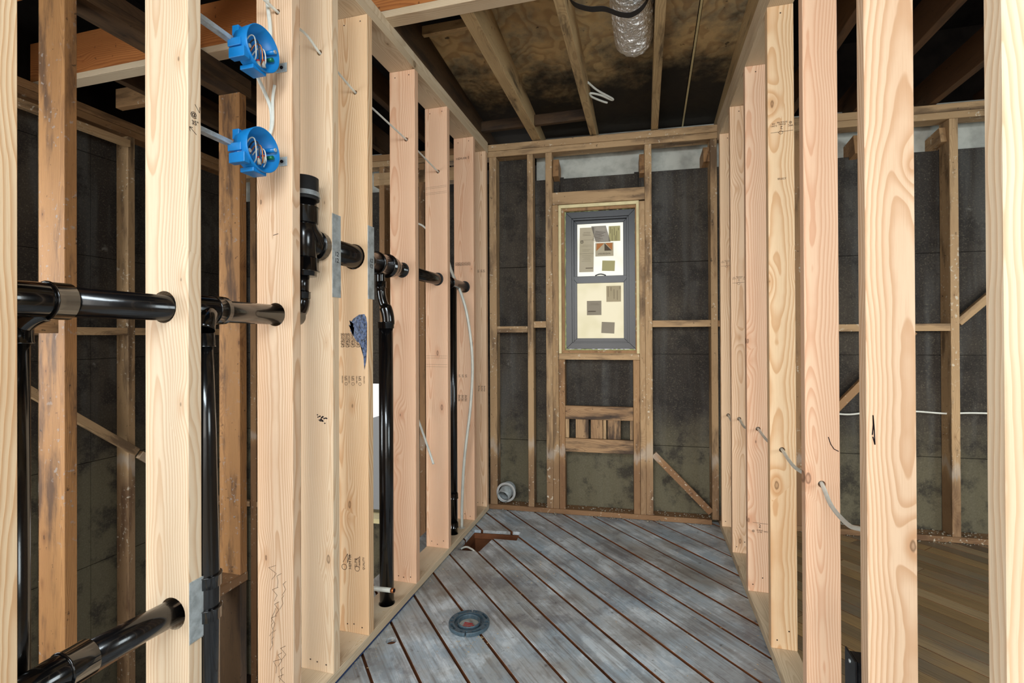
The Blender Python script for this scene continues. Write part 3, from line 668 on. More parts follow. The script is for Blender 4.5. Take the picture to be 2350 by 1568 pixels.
# ---------------------------------------------------------------- old stair wall, outer left wall, outer enclosure
so = struct('wall_stair')
for v in (-.35, .45, .84): bar('stud', 'old_post', so, (-2.095, -1.965), (v, v+.04), (.001, 2.436))
bar('stud', 'old_post', so, (-2.095, -1.965), (1.228, 1.267), (.001, 2.436), label='rough stained post with a split arc mark')
bar('stud', 'old_post', so, (-2.095, -1.965), (1.615, 1.655), (.001, 2.436)); bar('stud', 'old_post', so, (-2.095, -1.965), (1.992, 2.036), (.001, 2.436))
bar('bottom_plate', 'old', so, (-2.095, -1.965), (-.6, 2.04), (-.045, 0), 'y')
bar('top_plate', 'old_dark', so, (-2.095, -1.965), (-1.2, 2.07), (2.437, 2.483), 'y'); bar('top_plate', 'old_dark', so, (-2.095, -1.965), (-1.2, 2.07), (2.484, 2.529), 'y')
for v in (.84, 1.228, 1.615, 1.992): bar('stud', 'old_dark', so, (-2.095, -1.965), (v, v+.04), (-1.5, -.046))
bar('noggin', 'old', so, (-1.985, -1.94), (.5, 1.195), (1.215, 1.262), 'y')
we = struct('wall_outer_left')
for v in (-.56, -.16, .24, .64, 1.04, 1.44, 1.84, 2.243, 2.64, 3.03): bar('stud', 'old_pale', we, (-3.145, -3.05), (v, v+.042), (-1.5, 2.436))
bar('top_plate', 'old', we, (-3.15, -3.05), (-1.2, 3.08), (2.437, 2.477), 'y'); bar('top_plate', 'old', we, (-3.15, -3.05), (-1.2, 3.08), (2.479, 2.524), 'y')
bar('ledger', 'old_pale', we, (-3.05, -3.01), (-1.2, 2.23), (2.36, 2.40), 'y')
for a, b in ((1.48, 1.84), (1.882, 2.243), (2.285, 2.64), (2.682, 3.03), (1.08, 1.44)): bar('noggin', 'old_pale', we, (-3.09, -3.05), (a+.001, b-.001), (1.213, 1.258), 'y')
slant('brace', 'old_pale', we, (-3.035, 1.40, 1.20), (-3.035, 2.28, .49), .045, .03, (1, 0, 0)); slant('brace', 'old_pale', we, (-3.035, 2.3, .47), (-3.035, 3.0, -.10), .045, .03, (1, 0, 0))
for y0, y1 in ((-1.2, .6), (.6, 2.1), (2.1, 3.2)):
    for a, b in [(-1.5, -.75), (-.75, -.14)] + rows: bar('sheathing_panel', 'fibre', we, (-3.162, -3.148), (y0+.001, y1-.001), (a+.0015, b-.0015), bev=.001)
    for z in (-.75, -.14, .467, 1.072, 1.68, 2.285): bar('backing_board', 'fibre', we, (-3.17, -3.163), (y0, y1), (z-.03, z+.03), 'y', bev=0)
    bar('sheathing_panel', 'fibre', we, (-3.162, -3.148), (y0+.001, y1-.001), (2.2865, 2.56), bev=.001)
for v in (.6, 2.1): bar('backing_board', 'fibre', we, (-3.177, -3.171), (v-.03, v+.03), (-1.5, 2.56), bev=0)
wx = struct('wall_outer_right')
bar('boards', 'fibre', wx, (3.4, 3.42), (-3, 3.5), (-.1, 2.5))

# ---------------------------------------------------------------- roof and joists
ce = struct('ceiling')
def roofz(v): return 2.712+(2.0-v)*.075
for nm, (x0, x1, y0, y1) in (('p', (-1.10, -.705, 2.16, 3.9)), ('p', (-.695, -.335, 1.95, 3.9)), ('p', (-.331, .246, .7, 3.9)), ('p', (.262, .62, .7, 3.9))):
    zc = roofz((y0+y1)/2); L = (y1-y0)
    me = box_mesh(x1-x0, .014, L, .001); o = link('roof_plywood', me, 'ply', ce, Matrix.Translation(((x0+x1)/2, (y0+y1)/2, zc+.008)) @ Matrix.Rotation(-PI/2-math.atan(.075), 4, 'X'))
slant('panel_clip', 'liner', ce, (.254, .75, roofz(.75)-.003), (.254, 3.7, roofz(3.7)-.003), .010, .004, (0, .075, 1))
def joist(name, m, x0, x1, y0, y1, zb=2.531, top=None, parent=ce):
    """joist whose top follows the roof slope"""
    zt0, zt1 = (roofz(y0), roofz(y1)) if top is None else (top, top)
    cx, cy, cz = (x0+x1)/2, (y0+y1)/2, zb+.08; bm = bmesh.new()
    vs = [bm.verts.new((x-cx, y-cy, z-cz)) for x in (x0, x1) for y, z in ((y0, zb), (y1, zb), (y1, zt1), (y0, zt0))]
    for f in ((0, 1, 2, 3), (7, 6, 5, 4), (0, 4, 5, 1), (1, 5, 6, 2), (2, 6, 7, 3), (3, 7, 4, 0)): bm.faces.new([vs[i] for i in f])
    R = RX['y']; bm.transform(R.inverted()); bmesh.ops.recalc_face_normals(bm, faces=bm.faces); bmesh.ops.bevel(bm, geom=bm.edges[:], offset=.0015, segments=1, affect='EDGES')
    return link(name, mesh(name, bm), m, parent, Matrix.Translation((cx, cy, cz)) @ R)
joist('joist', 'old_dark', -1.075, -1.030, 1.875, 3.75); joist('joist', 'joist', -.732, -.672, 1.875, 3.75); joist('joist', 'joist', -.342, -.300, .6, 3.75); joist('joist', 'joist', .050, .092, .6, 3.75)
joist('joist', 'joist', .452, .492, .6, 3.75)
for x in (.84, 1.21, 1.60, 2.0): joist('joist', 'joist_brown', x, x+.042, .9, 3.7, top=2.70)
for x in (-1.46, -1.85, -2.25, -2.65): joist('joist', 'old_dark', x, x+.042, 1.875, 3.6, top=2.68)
b_ = bar('beam', 'beam', ce, (-3.15, -.345), (1.81, 1.872), (2.56, 2.765), 'x'); bar('beam', 'plate', ce, (-3.15, -.345), (1.806, 1.874), (2.528, 2.558), 'x')
bar('beam', 'beam', ce, (-3.15, -1.2), (1.36, 1.40), (2.60, 2.80), 'x'); bar('beam', 'old', ce, (-2.95, -2.62), (2.10, 2.14), (2.53, 2.64), 'x')
bar('nailer', 'joist', ce, (-1.03, -.733), (2.14, 2.165), (2.655, 2.698), 'x')
bar('blocking', 'old_dark', ce, (-.671, -.343), (3.02, 3.05), (2.545, 2.61), 'x'); bar('blocking', 'old_dark', ce, (-1.03, -.733), (3.02, 3.05), (2.545, 2.61), 'x')
bar('roof_boards', 'felt', ce, (-3.3, 3.5), (-3.0, 4.3), (3.4, 3.45), 'y')
for X, Y in (((-3.3, -3.2), (-3, 4.3)), ((3.42, 3.5), (-3, 4.3)), ((-3.3, 3.5), (4.2, 4.3)), ((-3.3, 3.5), (-3.05, -2.98))): bar('gable_boards', 'felt', ce, X, Y, (2.53, 3.4))
bar('eave_boards', 'felt', ce, (-3.3, 3.5), (3.62, 4.3), (2.50, 2.53), 'x')

# ---------------------------------------------------------------- black drain pipe through the two nearest studs
def pipe_thing(name, label, loc, cat='pipe'): return thing(name, label, cat, loc)
t = pipe_thing('drain_pipe', 'horizontal black plastic drain pipe through two nearest left studs at mid height, with a riser', (-1.105, .66, 1.27))
Z1 = 1.271; X1 = -1.105
tube('pipe', 'abs', t, [(X1, .69, Z1), (X1, 1.36, Z1-.004)], .0305, 28)
hub('coupling', 'abs_fit', t, (X1, .677, Z1), (0, -1, 0), .038, .0365)
tube('elbow', 'abs_fit', t, bezarc((X1, .665, Z1), (X1, .615, Z1+.002), (X1-.02, .565, Z1), 8), [.034]*9, 24)
tube('branch', 'abs_fit', t, bezarc((X1-.005, .66, Z1-.02), (X1-.022, .640, Z1-.03), (X1-.041, .636, Z1-.055), 8), .021, 18)
hub('coupling', 'abs_fit', t, (-1.146, .636, 1.205), (0, 0, -1), .032, .0255)
tube('riser', 'abs', t, [(-1.146, .636, 1.2), (-1.146, .636, .041)], .0205, 20)
t2 = t
hub('tee', 'abs_fit', t, (X1, 1.0, Z1), (0, 1, 0), .11, .0365); hub('coupling', 'abs_fit', t, (X1, 1.045, Z1), (0, -1, 0), .04, .0375)
tube('branch', 'abs_fit', t, bezarc((-1.085, 1.0, Z1-.012), (-1.062, .968, Z1-.03), (-1.056, .96, Z1-.055), 8), [.024]*9, 20)
hub('coupling', 'abs_fit', t, (-1.053, .96, 1.192), (.02, 0, -1), .034, .0225)
tube('riser', 'abs', t, [(-1.053, .96, 1.2), (-1.049, .96, .95), (-1.045, .96, .60), (-1.045, .96, .041)], [.0175, .022, .026, .026], 24, label='black riser leaning slightly')
for z in (.60, .52): hub('coupling', 'abs_fit', t, (-1.044, .96, z), (0, 0, 1), .03, .0295)
# lower pipe
t = pipe_thing('drain_pipe', 'black plastic drain pipe with an elbow low through the nearest left stud', (-1.084, .70, .55))
tube('pipe', 'abs', t, [(-1.084, .68, .558), (-1.084, .96, .543)], .030, 28)
hub('coupling', 'abs_fit', t, (-1.084, .695, .557), (0, -1, 0), .05, .0355)
tube('elbow', 'abs_fit', t, bezarc((-1.084, .69, .557), (-1.084, .64, .56), (-1.11, .60, .535), 8)+[Vector((-1.16, .56, .47))], [.034]*10, 24)
tube('branch', 'abs_fit', t, [(-1.09, .66, .535), (-1.05, .648, .505)], [.033, .033], 24); hub('coupling', 'abs_fit', t, (-1.052, .648, .507), (.8, -.2, -.6), .03, .036)
# stack with sanitary tee and branch line
t = pipe_thing('vent_stack', 'black plastic stack with clamped cap and line running through the farther left studs', (-1.088, 1.37, 1.27))
SX, SV = -1.092, 1.372
ZB = 1.512
hub('rubber_cap', 'rubber', t, (SX, SV, 1.69), (0, 0, -1), .075, .0475, label='black rubber cap on top')
hub('band_clamp', 'steel', t, (SX, SV, 1.672), (0, 0, -1), .016, .0500, label='steel band clamp')
tube('pipe', 'abs', t, [(SX, SV, 1.66), (SX, SV, 1.40)], .041, 28)
hub('coupling', 'abs_fit', t, (SX, SV, 1.603), (0, 0, 1), .055, .0465)
tube('sanitary_tee', 'abs_fit', t, bezarc((SX, SV, 1.585), (SX, SV+.005, 1.52), (SX+.004, SV+.070, ZB), 10), [.040, .041, .042, .043, .044, .045, .046, .046, .046, .046, .046], 28)
hub('coupling', 'abs_fit', t, (SX+.004, SV+.062, ZB), (0, -1, 0), .03, .0500)
hub('coupling', 'abs_fit', t, (SX, SV, 1.437), (0, 0, -1), .045, .0480)
tube('pipe', 'abs', t, [(SX-.005, SV, 1.42), (SX-.008, SV, 1.33)], .0225, 24, label='narrower lower pipe')
hub('coupling', 'abs_fit', t, (SX-.008, SV, 1.337), (0, 0, 1), .022, .0275)
tube('elbow', 'abs_fit', t, bezarc((SX-.008, SV, 1.33), (SX-.008, SV, 1.27), (X1, SV-.05, Z1-.002), 8), .026, 24)
tube('pipe', 'abs', t, [(-1.095, 1.44, ZB), (-1.100, 1.72, ZB), (-1.102, 1.86, ZB)], .0445, 32, label='wide branch pipe')
hub('tee', 'abs_fit', t, (-1.103, 1.90, ZB), (0, -1, 0), .13, .0475); hub('collar', 'abs_fit', t, (-1.103, 1.925, ZB), (0, 1, 0), .02, .0510)
tube('reducer', 'abs_fit', t, [(-1.103, 1.935, ZB), (-1.103, 1.975, ZB), (-1.103, 2.00, ZB), (-1.104, 2.03, ZB)], [.0475, .0465, .036, .0335], 28)
tube('pipe', 'abs', t, [(-1.104, 2.0, ZB), (-1.098, 2.5, ZB-.001), (-1.099, 2.93, ZB-.004)], .0305, 28, label='narrower branch pipe')
hub('coupling', 'abs_fit', t, (-1.098, 2.66, ZB-.002), (0, -1, 0), .06, .0345)
for a, b in ((2.074, -1.104), (2.461, -1.097), (2.882, -1.098)): hub('collar', 'rubber', t, (b, a+.003, ZB), (0, 1, 0), .012, .0345)
# drop from tee in the branch
tube('branch', 'abs_fit', t, bezarc((-1.104, 1.88, ZB-.03), (-1.106, 1.88, 1.44), (-1.106, 1.885, 1.40), 6), .019, 18)
hub('coupling', 'abs_fit', t, (-1.106, 1.885, 1.425), (0, 0, -1), .028, .0225)
tube('offset', 'abs_fit', t, bezarc((-1.106, 1.885, 1.41), (-1.106, 1.887, 1.36), (-1.090, 1.89, 1.33), 6)+bezarc((-1.088, 1.89, 1.327), (-1.074, 1.892, 1.30), (-1.074, 1.893, 1.25), 6), [.019]*7+[.026]*7, 22)
hub('coupling', 'abs_fit', t, (-1.086, 1.893, 1.247), (0, 0, 1), .028, .0345)
tube('pipe', 'abs', t, [(-1.087, 1.893, 1.25), (-1.088, 1.895, .02)], .0305, 28, label='long vertical drop pipe')
t = pipe_thing('drain_pipe', 'slim black vertical pipe standing behind the third stud from the back wall', (-1.088, 2.66, .0))
tube('pipe', 'abs', t, [(-1.088, 2.66, .02), (-1.088, 2.66, 1.485)], .024, 22); hub('coupling', 'abs_fit', t, (-1.088, 2.66, .26), (0, 0, -1), .03, .0275); hub('coupling', 'abs_fit', t, (-1.088, 2.66, .09), (0, 0, -1), .03, .0275)

# white tube and stub
t = thing('supply_tube', 'bent white plastic supply tube rising from plate in the far left stud bay', 'tube', (-1.07, 2.75, .04))
tube('tube', 'pex', t, spline([(-1.15, 2.74, 1.66), (-1.125, 2.745, 1.58), (-1.064, 2.75, 1.44), (-1.024, 2.75, 1.281), (-.999, 2.75, 1.045), (-1.012, 2.75, .782), (-1.052, 2.75, .465), (-1.069, 2.75, .20), (-1.071, 2.75, .04)]), .0085, 12)
tube('floor_ring', 'greyw', t, [(-1.071, 2.75, .0385), (-1.071, 2.75, .042)], .019, 16)
t = thing('pipe_stub', 'short white pipe stub with a copper end, low beside the vertical black pipe', 'pipe', (-1.05, 1.82, .13))
tube('tube', 'pex', t, [(-1.160, 1.83, .128), (-1.02, 1.815, .142)], .0095, 14); tube('copper_end', 'copper', t, [(-1.021, 1.815, .142), (-1.008, 1.8135, .1433)], .0097, 14); tube('bore', 'ink2', t, [(-1.008, 1.8135, .1433), (-1.0072, 1.8134, .1434)], .0075, 14)
for lab, P_ in (('short white cable slanting down behind the split left stud, low in the bay', [(-1.168, 2.28, .85), (-1.135, 2.30, .762), (-1.079, 2.30, .618), (-1.05, 2.30, .54)]), ('white cable arching behind the pink studs above the branch pipe', [(-1.30, 2.58, 1.865), (-1.273, 2.6, 1.858), (-1.24, 2.6, 1.838), (-1.20, 2.62, 1.79)])):
    tag(tube('cable', 'white', None, spline(P_), .006, 10), lab, 'cable')

# cable through the left studs
holesL = [(-1.10, .936, 2.225), (-1.088, 1.250, 2.203), (-1.086, 1.448, 2.188), (-1.090, 1.669, 2.157), (-1.081, 2.074, 2.129), (-1.091, 2.461, 2.104)]
pp = [(-1.112, .95, 2.236)]
for i in range(1, len(holesL)):
    a, b = Vector(holesL[i-1]), Vector(holesL[i])
    if i == 2: pp += [(-1.110, 1.285, 2.205), (-1.098, 1.38, 2.222)]
    pp += [tuple(b), tuple(b+Vector((0, .036, -.001)))]
tag(tube('cable', 'white', None, spline(pp, 6), .0042, 10), 'white electrical cable threaded through the left studs near the top', 'cable')
pp = [(.478, 3.26, .70)]
for i in (8, 7, 6, 5, 4):
    v = rf[i][0]; x, z = rh[i]; pp += [(x, v+.036, z+.001), (x, v-.001, z)]
    if i > 4: pp += [(x-.012+(.006 if i > 5 else 0), v-.2, z-.012)]
pp += [(.478, 1.47, .742), (.466, 1.33, .745), (.458, 1.24, .768), (.462, 1.214, .775)]
tag(tube('cable', 'white', None, spline(pp, 6), .0055, 10), 'white electrical cable threaded low through the right partition studs', 'cable')
bp = lambda s, n, z: tuple(BW @ Vector((s, n, z)))
tag(tube('cable', 'white', None, spline([bp(.93, .04, .75), bp(1.17, .04, .714), bp(1.35, .04, .742), bp(1.54, .045, .742), bp(1.70, .045, .734), bp(1.84, .04, .742), bp(2.2, .04, .74), bp(2.6, .04, .75)]), .0055, 10), 'white cable strung level along the back wall of the right room', 'cable')

tag(tube('cable', 'white', None, spline([(-1.06, 2.60, -.05), (-1.0, 2.61, -.012), (-.95, 2.585, -.006), (-.90, 2.54, -.008)]), .0055, 10), 'thin pale cable lying across the cut-out in the floor boards', 'cable')
# blue round boxes on bar hangers
def blue_box(z, label, flip):
    c = Vector((-1.040, 1.142, z)); t = thing('electrical_box', label, 'box', c, 'blue round electrical boxes on the left studs')
    bm = bmesh.new(); prof = [(.0, .0605), (-.002, .0625), (-.034, .0600), (-.050, .058), (-.0505, 0)]; seg = 40
    inner = [(0, .0605), (-.046, .054), (-.0465, 0)]
    for pr in (prof, inner):
        rings = []
        for d, r in pr:
            if r == 0: rings.append([bm.verts.new((d, 0, 0))])
            else: rings.append([bm.verts.new((d, r*math.cos(2*PI*i/seg), r*math.sin(2*PI*i/seg))) for i in range(seg)])
        for a, b in zip(rings, rings[1:]):
            for i in range(seg):
                j = (i+1) % seg
                if len(b) == 1: bm.faces.new((a[i], a[j], b[0]))
                else: bm.faces.new((a[i], a[j], b[j], b[i]))
    bmesh.ops.remove_doubles(bm, verts=bm.verts, dist=.00005)
    link('box_body', mesh('box_body', bm, True), 'blue', t, Matrix.Translation(c))
    def blk(name, mat, X, Y, Z, bev=.0012): return bar(name, mat, t, (c.x+X[0], c.x+X[1]), (c.y+Y[0], c.y+Y[1]), (c.z+Z[0], c.z+Z[1]), bev=bev)
    blk('lug', 'blue', (-.064, -.02), (-.064, -.04), (-.020, .002)); blk('lug', 'blue', (-.062, -.04), (-.05, -.03), (.018, .046)); blk('lug', 'blue', (-.058, -.006), (-.066, -.045), (-.054, -.026)); blk('lug', 'blue', (-.055, -.01), (-.03, .02), (-.068, -.056))
    blk('lug', 'blue', (-.060, -.050), (-.04, .04), (-.03, .03))
    for dy, dz in ((.048, .018), (-.048, -.018)):
        tube('screw_post', 'blue', t, [c+Vector((-.05, dy, dz)), c+Vector((-.006, dy, dz))], .0065, 14); tube('screw', 'steel', t, [c+Vector((-.007, dy, dz)), c+Vector((-.003, dy, dz))], .0055, 12)
    tube('ground_screw', 'green', t, [c+Vector((-.03, .047, -.004)), c+Vector((-.012, .047, -.004))], .006, 12)
    for k, m in enumerate(('white', 'blackwire', 'copper', 'white')):
        a = .012*k-.02
        tube('wire', m, t, spline([c+Vector((-.052, a-.01, -.03+.006*k)), c+Vector((-.030, a-.006, .022-.004*k)), c+Vector((-.018, a+.004, .026-.006*k)), c+Vector((-.018, a+.010, -.02)), c+Vector((-.03, a+.014, -.036))]), .0019, 8)
    for dy, dz in ((.002, -.032), (.020, -.022)):
        p0 = c+Vector((-.022, dy, dz+.012*flip)); tube('wire_nut', 'greyw', t, [p0, p0+Vector((0, .004, -.018))], [.0048, .0062], 10); tube('nut_collar', 'red', t, [p0+Vector((0, -.0008, .004)), p0], .0050, 10)
    # telescopic bar hanger between the studs
    zb = z+.003; bx = c.x-.062
    bar('bar_hanger', 'steel', t, (bx-.010, bx+.010), (.9365, 1.249), (zb-.0055, zb-.0035), 'y', bev=0); bar('bar_hanger', 'steel', t, (bx-.010, bx-.0085), (.9365, 1.249), (zb-.0035, zb+.007), 'y', bev=0); bar('bar_hanger', 'steel', t, (bx+.0085, bx+.010), (.9365, 1.249), (zb-.0035, zb+.007), 'y', bev=0)
    tb = bar('bracket_tab', 'steel', t, (-1.092, -1.052), (1.2465, 1.2485), (z-.008, z+.020), bev=.0005); tube('nail', 'ink2', t, [(-1.070, 1.244, z+.006), (-1.070, 1.2465, z+.006)], .005, 10)
blue_box(2.020, 'upper of two blue round electrical boxes held between the nearest left studs', 0)
blue_box(1.731, 'lower of two blue round electrical boxes held between the nearest left studs', 1)
tag(tube('cable', 'white', None, spline([(-1.114, 1.236, 2.40), (-1.113, 1.236, 2.24), (-1.103, 1.236, 2.156), (-1.099, 1.232, 2.09), (-1.100, 1.215, 2.03)]), .0058, 10), 'white cable coming down the stud face into the upper blue box', 'cable')
tag(tube('cable', 'white', None, spline([(-1.141, 1.215, 2.01), (-1.125, 1.236, 1.955), (-1.105, 1.239, 1.905), (-1.100, 1.239, 1.86), (-1.106, 1.238, 1.825), (-1.112, 1.215, 1.79), (-1.10, 1.18, 1.76)]), .0055, 10), 'white cable looping from the upper blue box to the lower', 'cable')
tag(tube('cable', 'white', None, spline([(-1.088, 1.238, 1.97), (-1.096, 1.239, 1.93), (-1.096, 1.239, 1.86), (-1.103, 1.237, 1.82)]), .0045, 10), 'short white cable on the stud face, right of the loop between blue boxes', 'cable')

# nail plates
def nail_plate(X, V0, V1, Z0, Z1, label, grp='galvanised nail plates'):
    bm = bmesh.new(); n = 24; pts = []
    for i in range(n+1): pts.append((V0+(V1-V0)*i/n, Z1-(.004 if i % 2 else 0)))
    for i in range(n+1): pts.append((V1-(V1-V0)*i/n, Z0+(.004 if i % 2 else 0)))
    a = [bm.verts.new((X, y, z)) for y, z in pts]; b = [bm.verts.new((X+.0018, y, z)) for y, z in pts]
    bm.faces.new(a); bm.faces.new(b[::-1])
    for i in range(len(pts)): j = (i+1) % len(pts); bm.faces.new((a[i], a[j], b[j], b[i]))
    o = link('nail_plate', mesh('nail_plate', bm), 'steel'); tag(o, label, 'nail plate', grp); return o
np1 = nail_plate(UL+.0006, 1.445, 1.492, 1.335, 1.625, 'galvanised nail plate on the stud edge just right of the black stack')
np2 = nail_plate(UL+.0006, 1.667, 1.711, 1.345, 1.632, 'galvanised nail plate on the stud edge just left of the long vertical drop pipe')
np3 = nail_plate(UL+.0006, .900, .945, .475, .622, 'short galvanised nail plate low on the edge of the nearest stud')
for npx, v, z in ((np1, 1.468, 1.475), (np2, 1.69, 1.485)): text('marking', '12\n12', 'ink2', npx, (UL+.0030, v, z), (0, 1, 0), (0, 0, 1), .022)

# ---------------------------------------------------------------- floor flange
t = thing('floor_flange', 'round dark grey toilet flange screwed to the floor boards', 'flange', (-.708, 1.892, 0))
fc = Vector((-.708, 1.895, 0))
bm = bmesh.new()
def lathe(bm, prof, seg=64, M_=Matrix.Identity(4)):
    R_ = [[bm.verts.new(M_ @ Vector((r*math.cos(2*PI*i/seg), r*math.sin(2*PI*i/seg), z))) for i in range(seg)] for r, z in prof]
    for a, b in zip(R_, R_[1:]+R_[:1]):
        for i in range(seg): bm.faces.new((a[i], a[(i+1) % seg], b[(i+1) % seg], b[i]))
lathe(bm, [(.050, .002), (.084, .002), (.0845, .004), (.0845, .014), (.083, .016), (.061, .016), (.059, .007), (.050, .007)])
ro = link('ring', mesh('ring', bm), 'flange', t, Matrix.Translation(fc))
cb = bmesh.new()
for k in range(4):
    a0 = k*PI/2+.35
    for d in (-.30, .0): ang = a0-.18 + (d if d else 0); tube_bm(cb, [fc+Vector((.073*math.cos(ang+.05), .073*math.sin(ang+.05), -.01)), fc+Vector((.073*math.cos(ang+.05), .073*math.sin(ang+.05), .03))], .0052, 12)
    arc = [a0+.15+i*.07 for i in range(9)]
    po = [(fc.x+(.0785)*math.cos(a), fc.y+.0785*math.sin(a)) for a in arc] + [(fc.x+.0690*math.cos(a), fc.y+.0690*math.sin(a)) for a in arc[::-1]]
    va = [cb.verts.new((x, y, -.01)) for x, y in po]; vb = [cb.verts.new((x, y, .03)) for x, y in po]; cb.faces.new(va[::-1]); cb.faces.new(vb)
    for i in range(len(po)): j = (i+1) % len(po); cb.faces.new((va[i], va[j], vb[j], vb[i]))
    an = a0-.19+.02; d_ = Vector((math.cos(an), math.sin(an), 0)); s_ = Vector((-d_.y, d_.x, 0))*.003
    po = [fc+d_*.066-s_, fc+d_*.09-s_, fc+d_*.09+s_, fc+d_*.066+s_]; va = [cb.verts.new((q.x, q.y, -.01)) for q in po]; vb = [cb.verts.new((q.x, q.y, .03)) for q in po]; cb.faces.new(va[::-1]); cb.faces.new(vb)
    for i in range(4): j = (i+1) % 4; cb.faces.new((va[i], va[j], vb[j], vb[i]))
cut([ro], cb)
bm = bmesh.new(); lathe(bm, [(.0425, -.006), (.0475, -.006), (.0475, .017), (.0465, .0185), (.0435, .0185), (.0425, .017)]); link('hub', mesh('hub', bm, False), 'flange', t, Matrix.Translation(fc))
tube('test_cap', 'paper_l', t, [fc+Vector((0, 0, -.004)), fc+Vector((0, 0, .0005))], .0425, 40, label='pale knockout cap with red printing')
for k in range(4): bar('print', 'red', t, (fc.x-.024, fc.x+.022-(k % 2)*.01), (fc.y-.022+k*.0095, fc.y-.018+k*.0095+.001*k), (.0006, .0009), bev=0)
text('print', 'TEST', 'red', t, fc+Vector((.002, .022, .0010)), (1, .25, 0), (-.25, 1, 0), .013) if False else None
tube('sawdust_bead', 'sawdust', t, [fc+Vector((.0432*math.cos(a), .0432*math.sin(a), -.0005)) for a in [2*PI*i/40 for i in range(41)]], .0015, 6)
# ---------------------------------------------------------------- dryer vent
t = thing('wall_vent', 'round white collar with corrugated metal duct low in the left corner of back wall', 'vent', bp(-.925, .03, .12))
RM = BW @ Matrix.Translation((-.925, .0, .122)) @ Matrix.Rotation(PI/2, 4, 'X')
bm = bmesh.new(); lathe(bm, [(.052, -.004), (.067, -.004), (.068, 0), (.067, .004), (.052, .004)], 40, RM); link('collar', mesh('collar', bm, True), 'collar', t)
pts = []; rr = []
for i in range(61):
    s = i/60; pts.append(BW @ Vector((-.925-.016*(1-s)**1.5-.012*s*0, -.028+.12*s, .122-.024*(1-s)**1.5))); rr.append(.040+.010*s+.0018*math.sin(i*1.25))
tube('corrugated_duct', 'steel', t, pts, rr, 32, caps=False)
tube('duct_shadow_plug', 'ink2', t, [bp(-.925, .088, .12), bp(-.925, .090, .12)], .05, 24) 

# ---------------------------------------------------------------- foil duct and strap
t = thing('foil_duct', 'crinkled silver foil duct slung between the ceiling joists', 'duct', (-.05, 2.2, 2.6))
bm = bmesh.new(); seg = 72; rows_ = []; nl_ = 110; A = Vector((-.062, 1.30, 2.70)); B = Vector((-.040, 2.40, 2.606))
for i in range(nl_+1):
    s = i/nl_; c = A.lerp(B, s); row = []; taper = 1-.25*max(0, (s-.95)/.05)**2
    for j in range(seg):
        a = 2*PI*j/seg; d = Vector((math.cos(a), 0, math.sin(a))); r = .088*taper
        if d.z < 0: r *= 1.0
        q = c+d*r; f = noise.noise(q*Vector((26, 26, 26)) if False else Vector((q.x*30, q.y*55, q.z*30)))*.006 + .0016*math.sin(i*1.9) + noise.noise(q*90)*.003
        row.append(bm.verts.new(c+d*(r+f)))
    rows_.append(row)
for a, b in zip(rows_, rows_[1:]):
    for j in range(seg): bm.faces.new((a[j], a[(j+1) % seg], b[(j+1) % seg], b[j]))
bm.faces.new(rows_[-1][::-1])
link('duct_sleeve', mesh('duct_sleeve', bm, False), 'foil', t)
bm = bmesh.new(); sp_ = spline([(-.298, 1.98, 2.60), (-.27, 1.985, 2.560), (-.21, 1.995, 2.536), (-.15, 2.01, 2.535), (-.09, 2.03, 2.515), (-.04, 2.04, 2.512), (.01, 2.04, 2.545), (.046, 2.03, 2.62)], 8)
va = [[bm.verts.new(p_+Vector((0, dy, dz))) for dy, dz in ((-.017, 0), (.017, 0), (.017, .0015), (-.017, .0015))] for p_ in sp_]
for a, b in zip(va, va[1:]):
    for j in range(4): bm.faces.new((a[j], a[(j+1) % 4], b[(j+1) % 4], b[j]))
tag(link('hanger_strap', mesh('hanger_strap', bm), 'strap'), 'black strap slung between two joists under the foil duct', 'strap')
tag(tube('cable', 'white', None, spline([(-.300, 2.73, 2.62), (-.25, 2.80, 2.60), (-.175, 2.885, 2.585), (-.182, 2.895, 2.583), (-.235, 2.83, 2.585), (-.29, 2.79, 2.585), (-.285, 2.82, 2.578), (-.235, 2.88, 2.575), (-.205, 2.91, 2.575)], 8), .006, 10), 'white folded cable end hanging from a joist near the back wall', 'cable')
tag(tube('cable', 'white', None, spline([(.93, 1.96, 2.60), (1.02, 1.98, 2.585), (1.05, 2.02, 2.57), (1.03, 2.05, 2.56), (1.01, 2.02, 2.575), (1.06, 2.03, 2.60), (1.13, 2.10, 2.66), (1.205, 2.15, 2.66)], 8), .006, 10), 'white curled cable under the joists of the right room', 'cable')
# switch box behind right stud
t = thing('junction_box', 'dark metal box low on the far side of the second right stud', 'box', (.47, 1.235, .41))
bar('box_body', 'box', t, (.440, .530), (1.212, 1.262), (.36, .485), bev=.004); bar('cover_lip', 'box', t, (.436, .440), (1.209, 1.266), (.355, .490), bev=.001); tube('screw', 'steel', t, [(.436, 1.236, .475), (.434, 1.236, .475)], .004, 10)

